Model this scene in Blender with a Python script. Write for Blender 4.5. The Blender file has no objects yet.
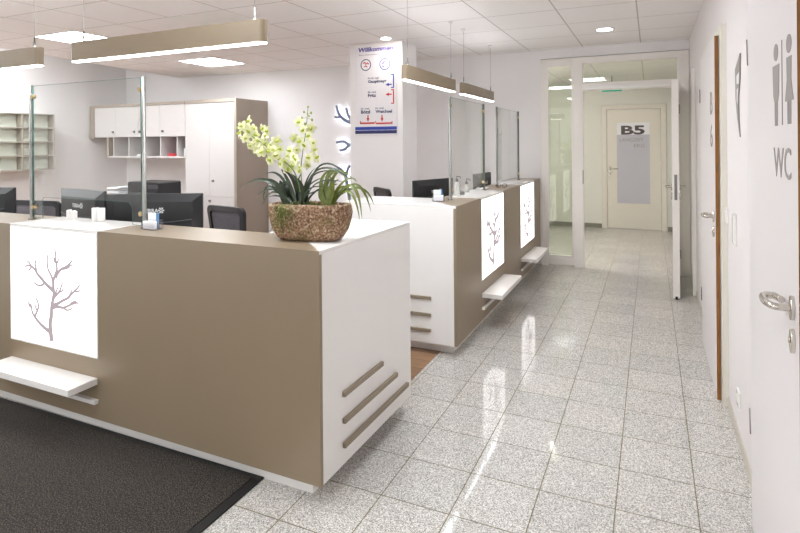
import bpy, bmesh, math, random
from mathutils import Vector, Matrix
random.seed(7)
SC = bpy.context.scene
COL = SC.collection
PI = math.pi

# ---------------------------------------------------------------- camera, world, exposure
H = 1.5
FPX, CX, CY, ROLL, YAW = 551.0, 400.0, 143.0, 0.0080, math.atan(251/551)
cd = bpy.data.cameras.new('camera'); cam = bpy.data.objects.new('camera', cd); COL.objects.link(cam)
cd.sensor_width = 36.0; cd.lens = FPX*36.0/800.0; cd.clip_start = 0.02; cd.clip_end = 60
cd.shift_y = -(266.5-CY)/800.0
cam.matrix_world = Matrix.Translation((0, 0, H)) @ Matrix.Rotation(YAW, 4, 'Z') @ Matrix.Rotation(PI/2, 4, 'X') @ Matrix.Rotation(-ROLL, 4, 'Z')
SC.camera = cam
w = bpy.data.worlds.new('world'); SC.world = w; w.use_nodes = True
w.node_tree.nodes['Background'].inputs[0].default_value = (1, .97, .94, 1)
w.node_tree.nodes['Background'].inputs[1].default_value = 0.3
SC.view_settings.view_transform = 'Standard'; SC.view_settings.look = 'None'
SC.view_settings.exposure = 0.30; SC.view_settings.gamma = 1.0; SC.view_settings.use_curve_mapping = False
E_PANEL, E_BOX, E_PENDANT, E_SPOT, E_CORR = 20.5, 2.1, 18.0, 120.0, 34.0
E_UP = 15.0
dl = bpy.data.lights.new('fill_light_behind_camera', 'AREA'); dl.shape = 'RECTANGLE'; dl.size = 7.5; dl.size_y = 2.3; dl.energy = 45; dl.color = (.93, .97, 1)
dlo = bpy.data.objects.new('fill_light_behind_camera', dl); COL.objects.link(dlo); dlo.location = (-3.6, -2.9, 1.35); dlo.rotation_euler = (PI/2, 0, 0)  # weak fill light added behind the camera, no window there

def at(u, v, Y):
    a, b = u-CX, v-CY
    a, b = (a*math.cos(ROLL)-b*math.sin(ROLL))/FPX, (a*math.sin(ROLL)+b*math.cos(ROLL))/FPX
    c, s = math.cos(YAW), math.sin(YAW)
    r = Vector((-s+a*c, c+a*s, -b)); t = Y/r.y
    return Vector((r.x*t, Y, H+r.z*t))

# ---------------------------------------------------------------- materials
def s2l(c): return tuple((x/12.92 if x <= .04045 else ((x+.055)/1.055)**2.4) for x in (k/255 for k in c))
def mat(name, rgb, rough=.5, metal=0.0, var=0.0, scale=20, bump=0.0, emit=0.0, spec=.5, alpha_rgb=None):
    m = bpy.data.materials.new(name); m.use_nodes = True; nt = m.node_tree; b = nt.nodes['Principled BSDF']
    c = s2l(rgb)
    b.inputs['Base Color'].default_value = (*c, 1); b.inputs['Roughness'].default_value = rough
    b.inputs['Metallic'].default_value = metal; b.inputs['Specular IOR Level'].default_value = spec
    if emit:
        b.inputs['Emission Color'].default_value = (*c, 1); b.inputs['Emission Strength'].default_value = emit
    if var or bump:
        tc = nt.nodes.new('ShaderNodeTexCoord'); n = nt.nodes.new('ShaderNodeTexNoise')
        n.inputs['Scale'].default_value = scale; n.inputs['Detail'].default_value = 6
        nt.links.new(tc.outputs['Object'], n.inputs['Vector'])
        if var:
            r = nt.nodes.new('ShaderNodeValToRGB')
            r.color_ramp.elements[0].position = .3; r.color_ramp.elements[1].position = .7
            r.color_ramp.elements[0].color = (*[x*(1-var) for x in c], 1)
            r.color_ramp.elements[1].color = (*[min(1, x*(1+var)) for x in c], 1)
            nt.links.new(n.outputs['Fac'], r.inputs['Fac']); nt.links.new(r.outputs['Color'], b.inputs['Base Color'])
        if bump:
            bp = nt.nodes.new('ShaderNodeBump'); bp.inputs['Strength'].default_value = bump; bp.inputs['Distance'].default_value = .004
            nt.links.new(n.outputs['Fac'], bp.inputs['Height']); nt.links.new(bp.outputs['Normal'], b.inputs['Normal'])
    return m
def glass_mat(name, tint=(.93, .97, .95), refl=1.0):
    m = bpy.data.materials.new(name); m.use_nodes = True; nt = m.node_tree; nt.nodes.clear()
    o = nt.nodes.new('ShaderNodeOutputMaterial'); mx = nt.nodes.new('ShaderNodeMixShader')
    t = nt.nodes.new('ShaderNodeBsdfTransparent'); t.inputs[0].default_value = (*tint, 1)
    g = nt.nodes.new('ShaderNodeBsdfGlossy'); g.inputs['Roughness'].default_value = .01
    f = nt.nodes.new('ShaderNodeFresnel'); ge = nt.nodes.new('ShaderNodeNewGeometry')
    io = nt.nodes.new('ShaderNodeMath'); io.operation = 'MULTIPLY_ADD'; io.inputs[1].default_value = 1/1.5-1.5; io.inputs[2].default_value = 1.5
    nt.links.new(ge.outputs['Backfacing'], io.inputs[0]); nt.links.new(io.outputs[0], f.inputs[0])
    ml = nt.nodes.new('ShaderNodeMath'); ml.operation = 'MULTIPLY'; ml.inputs[1].default_value = refl; ml.use_clamp = True
    nt.links.new(f.outputs[0], ml.inputs[0]); nt.links.new(ml.outputs[0], mx.inputs[0])
    nt.links.new(t.outputs[0], mx.inputs[1]); nt.links.new(g.outputs[0], mx.inputs[2]); nt.links.new(mx.outputs[0], o.inputs[0])
    return m
def emit_mat(name, rgb, strength):
    m = bpy.data.materials.new(name); m.use_nodes = True; nt = m.node_tree; nt.nodes.clear()
    o = nt.nodes.new('ShaderNodeOutputMaterial'); e = nt.nodes.new('ShaderNodeEmission')
    e.inputs[0].default_value = (*s2l(rgb), 1); e.inputs[1].default_value = strength
    nt.links.new(e.outputs[0], o.inputs[0]); return m
def brick_nodes(nt, ox, oy, bw, bh, mortar, c1, c2, cm, offset=0.0, smooth=.1, rot=0):
    tc = nt.nodes.new('ShaderNodeTexCoord'); mp = nt.nodes.new('ShaderNodeMapping')
    mp.inputs['Location'].default_value = (-ox, -oy, 0); mp.inputs['Rotation'].default_value = (0, 0, rot)
    br = nt.nodes.new('ShaderNodeTexBrick'); br.offset = offset; br.squash = 1
    br.inputs['Scale'].default_value = 1; br.inputs['Mortar Size'].default_value = mortar; br.inputs['Mortar Smooth'].default_value = smooth
    br.inputs['Brick Width'].default_value = bw; br.inputs['Row Height'].default_value = bh
    br.inputs['Color1'].default_value = (*c1, 1); br.inputs['Color2'].default_value = (*c2, 1); br.inputs['Mortar'].default_value = (*cm, 1)
    nt.links.new(tc.outputs['Object'], mp.inputs[0]); nt.links.new(mp.outputs[0], br.inputs['Vector'])
    return tc, br
def granite():
    m = bpy.data.materials.new('polished_granite_tile'); m.use_nodes = True; nt = m.node_tree; b = nt.nodes['Principled BSDF']
    tc, br = brick_nodes(nt, -0.753-.305*40, 2.10-.305*60, .305, .305, .0026, (.95, .95, .95), (1.06, 1.05, 1.04), (.30, .26, .16))
    def vor(scale, p0, p1, c0, c1):
        v = nt.nodes.new('ShaderNodeTexVoronoi'); v.inputs['Scale'].default_value = scale
        nt.links.new(tc.outputs['Object'], v.inputs['Vector'])
        sx = nt.nodes.new('ShaderNodeSeparateColor'); nt.links.new(v.outputs['Color'], sx.inputs[0])
        r = nt.nodes.new('ShaderNodeValToRGB'); e = r.color_ramp.elements
        e[0].position = p0; e[0].color = (*c0, 1); e[1].position = p1; e[1].color = (*c1, 1)
        nt.links.new(sx.outputs[0], r.inputs[0]); return r
    a = vor(260, 0.05, .95, s2l((158, 154, 149)), s2l((238, 234, 228)))
    d = vor(420, .06, .30, s2l((120, 116, 113)), (1, 1, 1))
    mu = nt.nodes.new('ShaderNodeMix'); mu.data_type = 'RGBA'; mu.blend_type = 'MULTIPLY'; mu.inputs[0].default_value = .72
    nt.links.new(a.outputs[0], mu.inputs[6]); nt.links.new(d.outputs[0], mu.inputs[7])
    m2 = nt.nodes.new('ShaderNodeMix'); m2.data_type = 'RGBA'; m2.blend_type = 'MULTIPLY'; m2.inputs[0].default_value = 1
    nt.links.new(mu.outputs[2], m2.inputs[6]); nt.links.new(br.outputs['Color'], m2.inputs[7])
    nt.links.new(m2.outputs[2], b.inputs['Base Color'])
    b.inputs['Roughness'].default_value = .06
    ro = nt.nodes.new('ShaderNodeMath'); ro.operation = 'MULTIPLY_ADD'; ro.inputs[1].default_value = .5; ro.inputs[2].default_value = .06
    nt.links.new(br.outputs['Fac'], ro.inputs[0]); nt.links.new(ro.outputs[0], b.inputs['Roughness'])
    return m
def ceiling_mat():
    m = bpy.data.materials.new('ceiling_tile'); m.use_nodes = True; nt = m.node_tree; b = nt.nodes['Principled BSDF']
    c = s2l((250, 245, 243)); k = s2l((196, 187, 181))
    tc, br = brick_nodes(nt, -.1-.625*20, 2.935-.625*20, .625, .625, .005, c, tuple(x*.985 for x in c), k, smooth=.0)
    n = nt.nodes.new('ShaderNodeTexNoise'); n.inputs['Scale'].default_value = 180
    nt.links.new(tc.outputs['Object'], n.inputs['Vector'])
    bp = nt.nodes.new('ShaderNodeBump'); bp.inputs['Strength'].default_value = .15; bp.inputs['Distance'].default_value = .002
    nt.links.new(n.outputs['Fac'], bp.inputs['Height']); nt.links.new(bp.outputs[0], b.inputs['Normal'])
    nt.links.new(br.outputs['Color'], b.inputs['Base Color']); b.inputs['Roughness'].default_value = .8
    return m
def wood_floor():
    m = bpy.data.materials.new('wood_planks'); m.use_nodes = True; nt = m.node_tree; b = nt.nodes['Principled BSDF']
    tc, br = brick_nodes(nt, 0, -20, 1.2, .14, .002, s2l((172, 136, 106)), s2l((146, 112, 86)), s2l((70, 48, 34)), offset=.4)
    n = nt.nodes.new('ShaderNodeTexNoise'); n.inputs['Scale'].default_value = 6; n.inputs['Detail'].default_value = 8
    mp = nt.nodes.new('ShaderNodeMapping'); mp.inputs['Scale'].default_value = (1, 14, 1)
    nt.links.new(tc.outputs['Object'], mp.inputs[0]); nt.links.new(mp.outputs[0], n.inputs[0])
    r = nt.nodes.new('ShaderNodeValToRGB'); r.color_ramp.elements[0].position = .3; r.color_ramp.elements[1].position = .7
    r.color_ramp.elements[0].color = (.6, .55, .5, 1); r.color_ramp.elements[1].color = (1, 1, 1, 1)
    nt.links.new(n.outputs[0], r.inputs[0])
    mu = nt.nodes.new('ShaderNodeMix'); mu.data_type = 'RGBA'; mu.blend_type = 'MULTIPLY'; mu.inputs[0].default_value = 1
    nt.links.new(br.outputs['Color'], mu.inputs[6]); nt.links.new(r.outputs[0], mu.inputs[7]); nt.links.new(mu.outputs[2], b.inputs['Base Color'])
    b.inputs['Roughness'].default_value = .4; return m
def speckle(name, c0, c1, scale, rough, bump=.5, c2=None, dist=.004):
    m = bpy.data.materials.new(name); m.use_nodes = True; nt = m.node_tree; b = nt.nodes['Principled BSDF']
    tc = nt.nodes.new('ShaderNodeTexCoord'); n = nt.nodes.new('ShaderNodeTexNoise')
    n.inputs['Scale'].default_value = scale; n.inputs['Detail'].default_value = 3; n.inputs['Roughness'].default_value = .8
    nt.links.new(tc.outputs['Object'], n.inputs[0])
    r = nt.nodes.new('ShaderNodeValToRGB'); e = r.color_ramp.elements
    e[0].position = .38; e[0].color = (*s2l(c0), 1); e[1].position = .64; e[1].color = (*s2l(c1), 1)
    if c2:
        x = e.new(.5); x.color = (*s2l(c2), 1)
    nt.links.new(n.outputs[0], r.inputs[0]); nt.links.new(r.outputs[0], b.inputs['Base Color'])
    bp = nt.nodes.new('ShaderNodeBump'); bp.inputs['Strength'].default_value = bump; bp.inputs['Distance'].default_value = dist
    nt.links.new(n.outputs[0], bp.inputs['Height']); nt.links.new(bp.outputs[0], b.inputs['Normal'])
    b.inputs['Roughness'].default_value = rough; return m
def pot_mat():
    m = bpy.data.materials.new('crusted_stoneware'); m.use_nodes = True; nt = m.node_tree; b = nt.nodes['Principled BSDF']
    tc = nt.nodes.new('ShaderNodeTexCoord')
    def noise(s, d=6, ro=.7):
        n = nt.nodes.new('ShaderNodeTexNoise'); n.inputs['Scale'].default_value = s; n.inputs['Detail'].default_value = d; n.inputs['Roughness'].default_value = ro
        nt.links.new(tc.outputs['Object'], n.inputs[0]); return n
    n1 = noise(95); r = nt.nodes.new('ShaderNodeValToRGB'); e = r.color_ramp.elements
    e[0].position = .34; e[0].color = (*s2l((84, 64, 48)), 1); e[1].position = .66; e[1].color = (*s2l((216, 200, 178)), 1)
    for p, c in ((.44, (120, 88, 62)), (.5, (158, 118, 92)), (.56, (170, 144, 112))):
        x = e.new(p); x.color = (*s2l(c), 1)
    nt.links.new(n1.outputs[0], r.inputs[0])
    n2 = noise(9, 3, .5); r2 = nt.nodes.new('ShaderNodeValToRGB'); r2.color_ramp.elements[0].position = .52; r2.color_ramp.elements[1].position = .66
    nt.links.new(n2.outputs[0], r2.inputs[0])
    mx = nt.nodes.new('ShaderNodeMix'); mx.data_type = 'RGBA'; nt.links.new(r2.outputs[0], mx.inputs[0])
    sc = nt.nodes.new('ShaderNodeMath'); sc.operation = 'MULTIPLY'; sc.inputs[1].default_value = .55
    nt.links.new(r2.outputs[0], sc.inputs[0]); nt.links.new(sc.outputs[0], mx.inputs[0])
    nt.links.new(r.outputs[0], mx.inputs[6]); mx.inputs[7].default_value = (*s2l((112, 104, 52)), 1)
    nt.links.new(mx.outputs[2], b.inputs['Base Color']); b.inputs['Roughness'].default_value = .75
    bp = nt.nodes.new('ShaderNodeBump'); bp.inputs['Strength'].default_value = 1; bp.inputs['Distance'].default_value = .008
    nt.links.new(n1.outputs[0], bp.inputs['Height']); nt.links.new(bp.outputs[0], b.inputs['Normal'])
    return m

M = dict(
    wall=mat('painted_wall', (238, 234, 233), .7, var=.01, scale=3, bump=.04),
    wall_r=mat('painted_wall_darkened', (227, 220, 218), .7, var=.01, scale=3, bump=.04),  # same paint as the other walls, darkened to offset strong light here
    wall_corr=mat('corridor_paint', (224, 224, 214), .7, var=.01, scale=3),
    white=mat('white_laminate', (240, 236, 233), .35, var=.006, scale=4),
    gloss=mat('white_solid_surface', (240, 236, 232), .22, var=.004, scale=4),
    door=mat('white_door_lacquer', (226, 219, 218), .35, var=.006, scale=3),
    frame=mat('cream_door_frame', (226, 221, 208), .4, var=.01),
    wframe=mat('white_window_frame', (240, 234, 228), .35, var=.006),
    taupe=mat('taupe_laminate', (142, 125, 103), .32, var=.02, scale=3),
    cwhite=mat('cabinet_white', (216, 210, 207), .4, var=.006, scale=4),
    taupe_c=mat('cabinet_taupe', (166, 152, 138), .4, var=.02, scale=3),
    taupe_d=mat('taupe_edge', (140, 127, 108), .45, var=.03, scale=14),
    wood=mat('oak_edge', (136, 88, 34), .5, var=.25, scale=9),
    steel=mat('brushed_steel', (138, 136, 132), .5, 1.0, var=.05, scale=40),
    chrome=mat('satin_nickel', (205, 200, 192), .16, 1.0, var=.04, scale=40),
    brass=mat('brass_clamp', (200, 180, 140), .3, 1.0, var=.05),
    black=mat('black_plastic', (22, 22, 24), .35, var=.1, scale=30),
    black2=mat('black_gloss_plastic', (14, 14, 15), .12, var=.1, scale=30),
    mesh=speckle('grey_chair_mesh', (60, 58, 62), (120, 114, 120), 260, .8, .3),
    dgrey=mat('dark_grey_plastic', (60, 62, 66), .4, var=.08),
    sgrey=mat('sign_grey_foil', (150, 142, 138), .55, var=.03),
    sdark=mat('sign_dark_letter', (74, 68, 64), .5, var=.03),
    e_logo=mat('pale_grey_logo', (205, 205, 205), .4, var=.02), treegrey=mat('tree_print', (150, 140, 138), .6, var=.03),
    treeblue=mat('blue_grey_branch', (110, 124, 152), .5, var=.05),
    navy=mat('navy_print', (38, 38, 92), .5, var=.03), indigo=mat('blue_print', (40, 64, 160), .5, var=.03),
    purple=mat('violet_print', (78, 60, 150), .5, var=.03), red=mat('red_print', (200, 48, 44), .5, var=.03),
    paleblue=mat('pale_blue_print', (210, 222, 244), .5, var=.01), ltext=mat('white_print', (140, 150, 200), .5, var=.01),
    greytext=mat('grey_print', (140, 136, 140), .5, var=.03),
    poster=mat('lavender_grey_film', (192, 191, 199), .35, var=.015, scale=6), posterw=mat('white_film', (238, 238, 240), .4, var=.01),
    board=mat('sign_board', (232, 228, 230), .35, var=.008),
    granite=granite(), ceil=ceiling_mat(), woodfl=wood_floor(), pot=pot_mat(),
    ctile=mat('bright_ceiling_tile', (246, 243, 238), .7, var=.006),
    base=mat('granite_skirting', (128, 126, 114), .3, var=.3, scale=120), baseb=mat('beige_skirting', (198, 190, 176), .4, var=.04, scale=60),
    carpet=speckle('mottled_entrance_carpet', (16, 14, 12), (112, 101, 88), 190, .95, 1, (34, 30, 27)), rubber=mat('black_rubber', (20, 18, 17), .6, var=.1),
    glass=glass_mat('clear_glass', (.985, .995, .99), 1.0), glassedge=mat('green_glass_edge', (48, 100, 88), .2, var=.05),
    acryl=glass_mat('acrylic', (.95, .95, .97), 1.3), fglass=glass_mat('corridor_glass', (.90, .93, .88), 1.3),
    rackback=mat('pale_green_rack_back', (224, 228, 214), .3, var=.01), rackwood=mat('greige_rack_edge', (170, 162, 150), .45, var=.03),
    paper=mat('white_paper', (240, 240, 240), .6, var=.01), redpaper=mat('red_paper', (190, 60, 70), .6, var=.02), bluepaper=mat('blue_card', (90, 140, 190), .5, var=.02),
    e_panel=emit_mat('ceiling_panel_light', (243, 250, 255), E_PANEL), e_box=emit_mat('backlit_acrylic', (255, 251, 250), E_BOX),
    e_pend=emit_mat('pendant_diffuser', (246, 251, 255), E_PENDANT), e_up=emit_mat('pendant_added_glow', (244, 250, 255), E_UP), e_spot=emit_mat('downlight_diffuser', (255, 251, 248), E_SPOT),
    e_tree=emit_mat('backlit_tree_print', (170, 158, 160), 1.05),
    e_led=emit_mat('led_strip', (244, 248, 255), 9.0), e_corr=emit_mat('corridor_fill', (255, 253, 248), E_CORR),
    green=mat('green_sign', (20, 150, 120), .4, var=.02, emit=.3),
    soil=speckle('potting_moss', (40, 32, 20), (96, 92, 50), 90, .95, 1),
    leafd=mat('dark_green_leaf', (34, 48, 22), .4, var=.3, scale=30), leafl=mat('olive_green_leaf', (104, 114, 46), .4, var=.25, scale=40),
    leafy=mat('yellow_leaf_edge', (190, 188, 110), .4, var=.1), stem=mat('flower_stem_green', (110, 130, 50), .5, var=.15),
    petal=mat('pale_yellow_green_petal', (238, 238, 192), .5, var=.06, scale=60), lip=mat('lime_flower_centre', (176, 190, 60), .5, var=.15, scale=60),
    bud=mat('green_bud', (150, 165, 80), .5, var=.1), moss=speckle('green_moss', (70, 76, 30), (150, 158, 90), 120, .95, 1),
    cable=mat('steel_wire', (170, 168, 165), .3, 1.0),
)

# ---------------------------------------------------------------- mesh helpers
def finish(bm, name, m, parent=None, smooth=False, loc=None, bevel=0):
    me = bpy.data.meshes.new(name)
    bmesh.ops.recalc_face_normals(bm, faces=bm.faces)
    if smooth:
        for f in bm.faces: f.smooth = True
    bm.to_mesh(me); bm.free()
    ms = m if isinstance(m, (list, tuple)) else [m]
    for x in ms: me.materials.append(x)
    o = bpy.data.objects.new(name, me); COL.objects.link(o)
    if parent is not None: o.parent = parent
    if loc is not None: o.location = loc
    if bevel:
        b = o.modifiers.new('bevel', 'BEVEL'); b.width = bevel; b.segments = 2; b.limit_method = 'ANGLE'
    return o
def box(bm, x0, x1, y0, y1, z0, z1, mi=0):
    v = [bm.verts.new((x, y, z)) for x in (x0, x1) for y in (y0, y1) for z in (z0, z1)]
    for q in ((0, 1, 3, 2), (4, 6, 7, 5), (0, 4, 5, 1), (2, 3, 7, 6), (0, 2, 6, 4), (1, 5, 7, 3)):
        f = bm.faces.new([v[i] for i in q]); f.material_index = mi
def bx(name, m, parent, *boxes, bevel=0):
    bm = bmesh.new()
    for b in boxes: box(bm, *b)
    return finish(bm, name, m, parent, bevel=bevel)
def prism(bm, pts, z0, z1, basis=None, mi=0):
    f3 = basis or (lambda a, b, c: Vector((a, b, c)))
    lo = [bm.verts.new(f3(p[0], p[1], z0)) for p in pts]; hi = [bm.verts.new(f3(p[0], p[1], z1)) for p in pts]
    n = len(pts)
    fs = [bm.faces.new(lo[::-1]), bm.faces.new(hi)]
    for i in range(n): fs.append(bm.faces.new((lo[i], lo[(i+1) % n], hi[(i+1) % n], hi[i])))
    for f in fs: f.material_index = mi
def tube(bm, pts, r, seg=8, mi=0, cap=True):
    pts = [Vector(p) for p in pts]; n = len(pts); rs = r if isinstance(r, (list, tuple)) else [r]*n
    rings = []; up = None
    for i, p in enumerate(pts):
        d = (pts[min(i+1, n-1)]-pts[max(i-1, 0)])
        d = d.normalized() if d.length > 1e-9 else Vector((0, 0, 1))
        if up is None:
            up = d.orthogonal().normalized()
        else:
            up = up-d*up.dot(d); up = up.normalized() if up.length > 1e-6 else d.orthogonal().normalized()
        s = d.cross(up)
        rings.append([bm.verts.new(p+(up*math.cos(t)+s*math.sin(t))*rs[i]) for t in [2*PI*k/seg for k in range(seg)]])
    for a, b in zip(rings, rings[1:]):
        for k in range(seg):
            f = bm.faces.new((a[k], a[(k+1) % seg], b[(k+1) % seg], b[k])); f.material_index = mi; f.smooth = True
    if cap:
        bm.faces.new(rings[0][::-1]).material_index = mi; bm.faces.new(rings[-1]).material_index = mi
def tb(name, m, parent, pts, r, seg=8):
    bm = bmesh.new(); tube(bm, pts, r, seg); return finish(bm, name, m, parent)
def lathe(bm, c, prof, seg=20, mi=0):
    rings = []
    for (r, z) in prof: rings.append([bm.verts.new((c[0]+r*math.cos(2*PI*k/seg), c[1]+r*math.sin(2*PI*k/seg), c[2]+z)) for k in range(seg)])
    for a, b in zip(rings, rings[1:]):
        for k in range(seg):
            f = bm.faces.new((a[k], a[(k+1) % seg], b[(k+1) % seg], b[k])); f.smooth = True; f.material_index = mi
    bm.faces.new(rings[0][::-1]).material_index = mi; bm.faces.new(rings[-1]).material_index = mi
def bez(p0, p1, p2, n=10):
    p0, p1, p2 = map(Vector, (p0, p1, p2))
    return [p0*(1-t)**2+p1*2*t*(1-t)+p2*t*t for t in [i/n for i in range(n+1)]]
def smooth_path(pts, n=6):
    pts = [Vector(p) for p in pts]; out = []
    for i in range(len(pts)-1):
        p0 = pts[max(i-1, 0)]; p1 = pts[i]; p2 = pts[i+1]; p3 = pts[min(i+2, len(pts)-1)]
        for k in range(n):
            t = k/n
            out.append(.5*((2*p1)+(-p0+p2)*t+(2*p0-5*p1+4*p2-p3)*t*t+(-p0+3*p1-3*p2+p3)*t**3))
    return out+[pts[-1]]
def empty(name, loc=(0, 0, 0), rz=0):
    o = bpy.data.objects.new(name, None); COL.objects.link(o); o.location = loc; o.rotation_euler = (0, 0, rz); return o
def thing(name, label, cat, loc=(0, 0, 0), rz=0, group=None):
    o = empty(name, loc, rz); return tag(o, label, cat, group)
def tag(o, label, cat, group=None):
    o['label'] = label; o['category'] = cat
    if group: o['group'] = group
    return o
def struct(o, label=None, cat=None):
    o['kind'] = 'structure'
    if label: o['label'] = label
    if cat: o['category'] = cat
    return o
def copy_tree(o, parent=None):
    c = o.copy(); COL.objects.link(c)
    if parent is not None: c.parent = parent
    for ch in list(o.children): copy_tree(ch, c)
    return c
def plane_basis(o, ux, uz):
    o, ux, uz = Vector(o), Vector(ux).normalized(), Vector(uz).normalized(); n = ux.cross(uz)
    return lambda a, b, c=0: o+ux*a+uz*b+n*c
def text_into(bm, s, basis, x, z, width=None, height=None, bold=0.0, depth=.0015, shear=0, mi=0, align='L'):
    cu = bpy.data.curves.new('t', 'FONT'); cu.body = s; cu.size = 1; cu.extrude = .5; cu.offset = bold; cu.shear = shear; cu.resolution_u = 3
    ob = bpy.data.objects.new('t', cu); COL.objects.link(ob)
    dg = bpy.context.evaluated_depsgraph_get(); dg.update()
    me = bpy.data.meshes.new_from_object(ob.evaluated_get(dg))
    xs = [v.co.x for v in me.vertices]; ys = [v.co.y for v in me.vertices]
    x0, x1, y0, y1 = min(xs), max(xs), min(ys), max(ys)
    sy = height/(y1-y0) if height else None; sx = width/(x1-x0) if width else sy
    if sy is None: sy = sx
    vs = [bm.verts.new(basis(x+(v.co.x-x0)*sx, z+(v.co.y-y0)*sy, (v.co.z+.5)*depth)) for v in me.vertices]
    for p in me.polygons:
        try: f = bm.faces.new([vs[i] for i in p.vertices]); f.material_index = mi
        except ValueError: pass
    bpy.data.objects.remove(ob); bpy.data.curves.remove(cu); bpy.data.meshes.remove(me)
def text(name, s, m, parent, basis, x, z, **k):
    bm = bmesh.new(); text_into(bm, s, basis, x, z, **k); return finish(bm, name, m, parent)

# ================================================================= SETTING
XR, YB, XL, YF, ZC = .39, 6.87, -8.45, -3.0, 2.62
struct(bx('floor', M['granite'], None, (XL-.1, 1.2, YF, 10.3, -.1, 0)))
struct(bx('floor_wood', M['woodfl'], None, (XL, -1.387, 3.05, YB, 0, .002), (XL, -1.9, 2.24, 3.05, 0, .002)))
bm = bmesh.new(); prism(bm, [(XR+.1, YF), (XR+.1, YB+.05), (-7.2, YB+.05), (-6.74, 4.0), (-6.74, YF)], ZC, ZC+.33)
struct(finish(bm, 'ceiling', M['ceil']))
struct(bx('ceiling_raised', M['wall'], None, (XL-.1, -6.7, YF, YB+.05, ZC+.33, ZC+.4)))
struct(bx('ceiling_corridor', M['ceil'], None, (-2.5, .5, YB+.06, 10.3, 2.52, 2.6)))
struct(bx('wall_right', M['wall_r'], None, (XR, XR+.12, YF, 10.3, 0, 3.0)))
struct(bx('wall_left', M['wall'], None, (XL-.1, XL, YF, YB+.1, 0, 3.0)))
struct(bx('wall_front', M['wall'], None, (XL, XR, YF-.1, YF, 0, 3.0)))
struct(bx('wall_back', M['wall'], None, (XL, -1.222, YB, YB+.1, 0, 3.0), (-1.222, XR, YB-.045, YB+.045, 2.505, 3.0)))
struct(bx('wall_corridor', M['wall_corr'], None, (-2.5, -.775, 10.15, 10.3, 0, 2.6), (.235, .5, 10.15, 10.3, 0, 2.6), (-.775, .235, 10.15, 10.3, 2.125, 2.6), (-2.6, -2.5, YB+.1, 10.3, 0, 2.6)))
struct(bx('baseboard_right', M['baseb'], None, (XR-.008, XR, 2.58, 3.6, 0, .055), (XR-.008, XR, 4.85, 6.78, 0, .055), (XR-.008, XR, 6.9, 10.13, 0, .055)))
struct(bx('baseboard_corridor', M['base'], None, (-2.49, -.785, 10.135, 10.149, 0, .075), (.245, XR-.01, 10.135, 10.149, 0, .075)))
# wide pillar between the work places
struct(bx('wall_pillar', M['wall'], None, (-3.13, -2.47, 5.5, 5.9, 0, ZC)))

# glazed partition with the passage to the corridor
pw = empty('window_1'); struct(pw)
Y0, Y1 = YB-.04, YB+.03
bx('window_frame', M['wframe'], pw, (-1.222, -1.15, Y0, Y1, 0, 2.5), (-.84, -.73, Y0, Y1, 0, 2.5), (-1.15, -.84, Y0, Y1, .02, .13), (-1.15, -.84, Y0, Y1, 2.41, 2.5),
   (-.73, .27, Y0, Y1, 2.42, 2.5), (-.73, .27, Y0, Y1, 2.10, 2.19), (.27, XR-.002, Y0, Y1, 0, 2.5), bevel=.004)
bx('side_pane', M['fglass'], pw, (-1.15, -.84, YB-.006, YB+.002, .13, 2.41))
bx('transom_pane', M['fglass'], pw, (-.73, .27, YB-.006, YB+.002, 2.19, 2.42))
bx('glazing_bead', M['wframe'], pw, (-1.15, -1.13, Y0-.006, Y0, .13, 2.41), (-.86, -.84, Y0-.006, Y0, .13, 2.41))
bx('closer_rail', M['gloss'], pw, (-.66, .2, Y0-.03, Y0, 2.105, 2.15), bevel=.003)
tb('strike_plate', M['steel'], pw, [(-.735, Y0-.001, 1.0), (-.735, Y0-.001, 1.16)], .004)

def lever(parent, basis, side=1, plate='rose', out=.052, L=.125, back=.03):
    # basis(a,b,c): a along door face towards the hinge, b up, c off the face
    bm = bmesh.new()
    pts = [basis(0, 0, 0), basis(0, 0, out*.8), basis(side*.012, .001, out), basis(side*.05, .0, out+.006), basis(side*(L-.03), 0, out+.004), basis(side*(L-.006), 0, out-.004), basis(side*L, 0, out-.02), basis(side*(L-.006), 0, back-.008), basis(side*(L-.045), 0, back-.016)]
    tube(bm, smooth_path(pts, 5), .0098, 12)
    h = finish(bm, 'door_handle', M['chrome'], parent)
    bm = bmesh.new()
    def oval(cz, a, b, d):
        prism(bm, [(a*math.cos(t), cz+b*math.sin(t)) for t in [2*PI*k/24 for k in range(24)]], 0, d, basis)
    oval(0, .017, .033, .01); r = finish(bm, 'handle_plate', M['chrome'], parent, bevel=.002)
    bm = bmesh.new(); oval(-.088, .017, .033, .01)
    prism(bm, [(.006*math.cos(t), -.085+.009*math.sin(t)) for t in [2*PI*k/12 for k in range(12)]], .01, .014, basis)
    finish(bm, 'keyhole_plate', M['chrome'], parent, bevel=.002)

# door_1: the toilet door in the right wall, close to the camera
d1 = empty('door_1'); struct(d1, 'white toilet door with grey pictograms nearest on the right wall')
XD = .345
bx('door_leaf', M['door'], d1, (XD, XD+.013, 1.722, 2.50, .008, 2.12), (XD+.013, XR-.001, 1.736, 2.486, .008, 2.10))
bx('leaf_edge', M['wood'], d1, (XD, XD+.0135, 1.7195, 1.7215, .008, 2.12))
bx('door_frame', M['frame'], d1, (XR-.028, XR-.0005, 1.655, 1.719, 0, 2.124), (XR-.028, XR-.0005, 2.503, 2.55, 0, 2.124), (XR-.028, XR-.0005, 1.655, 2.55, 2.1245, 2.17))
for z in (.41, 1.84): tb('hinge', M['sgrey'], d1, [(XD-.002, 2.506, z-.05), (XD-.004, 2.506, z+.05)], .0025, 10)
lever(d1, plane_basis((XD, 1.775, 1.05), (0, 1, 0), (0, 0, 1)) if False else (lambda a, b, c=0: Vector((XD-c, 1.775+a, 1.05+b))))
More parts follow.
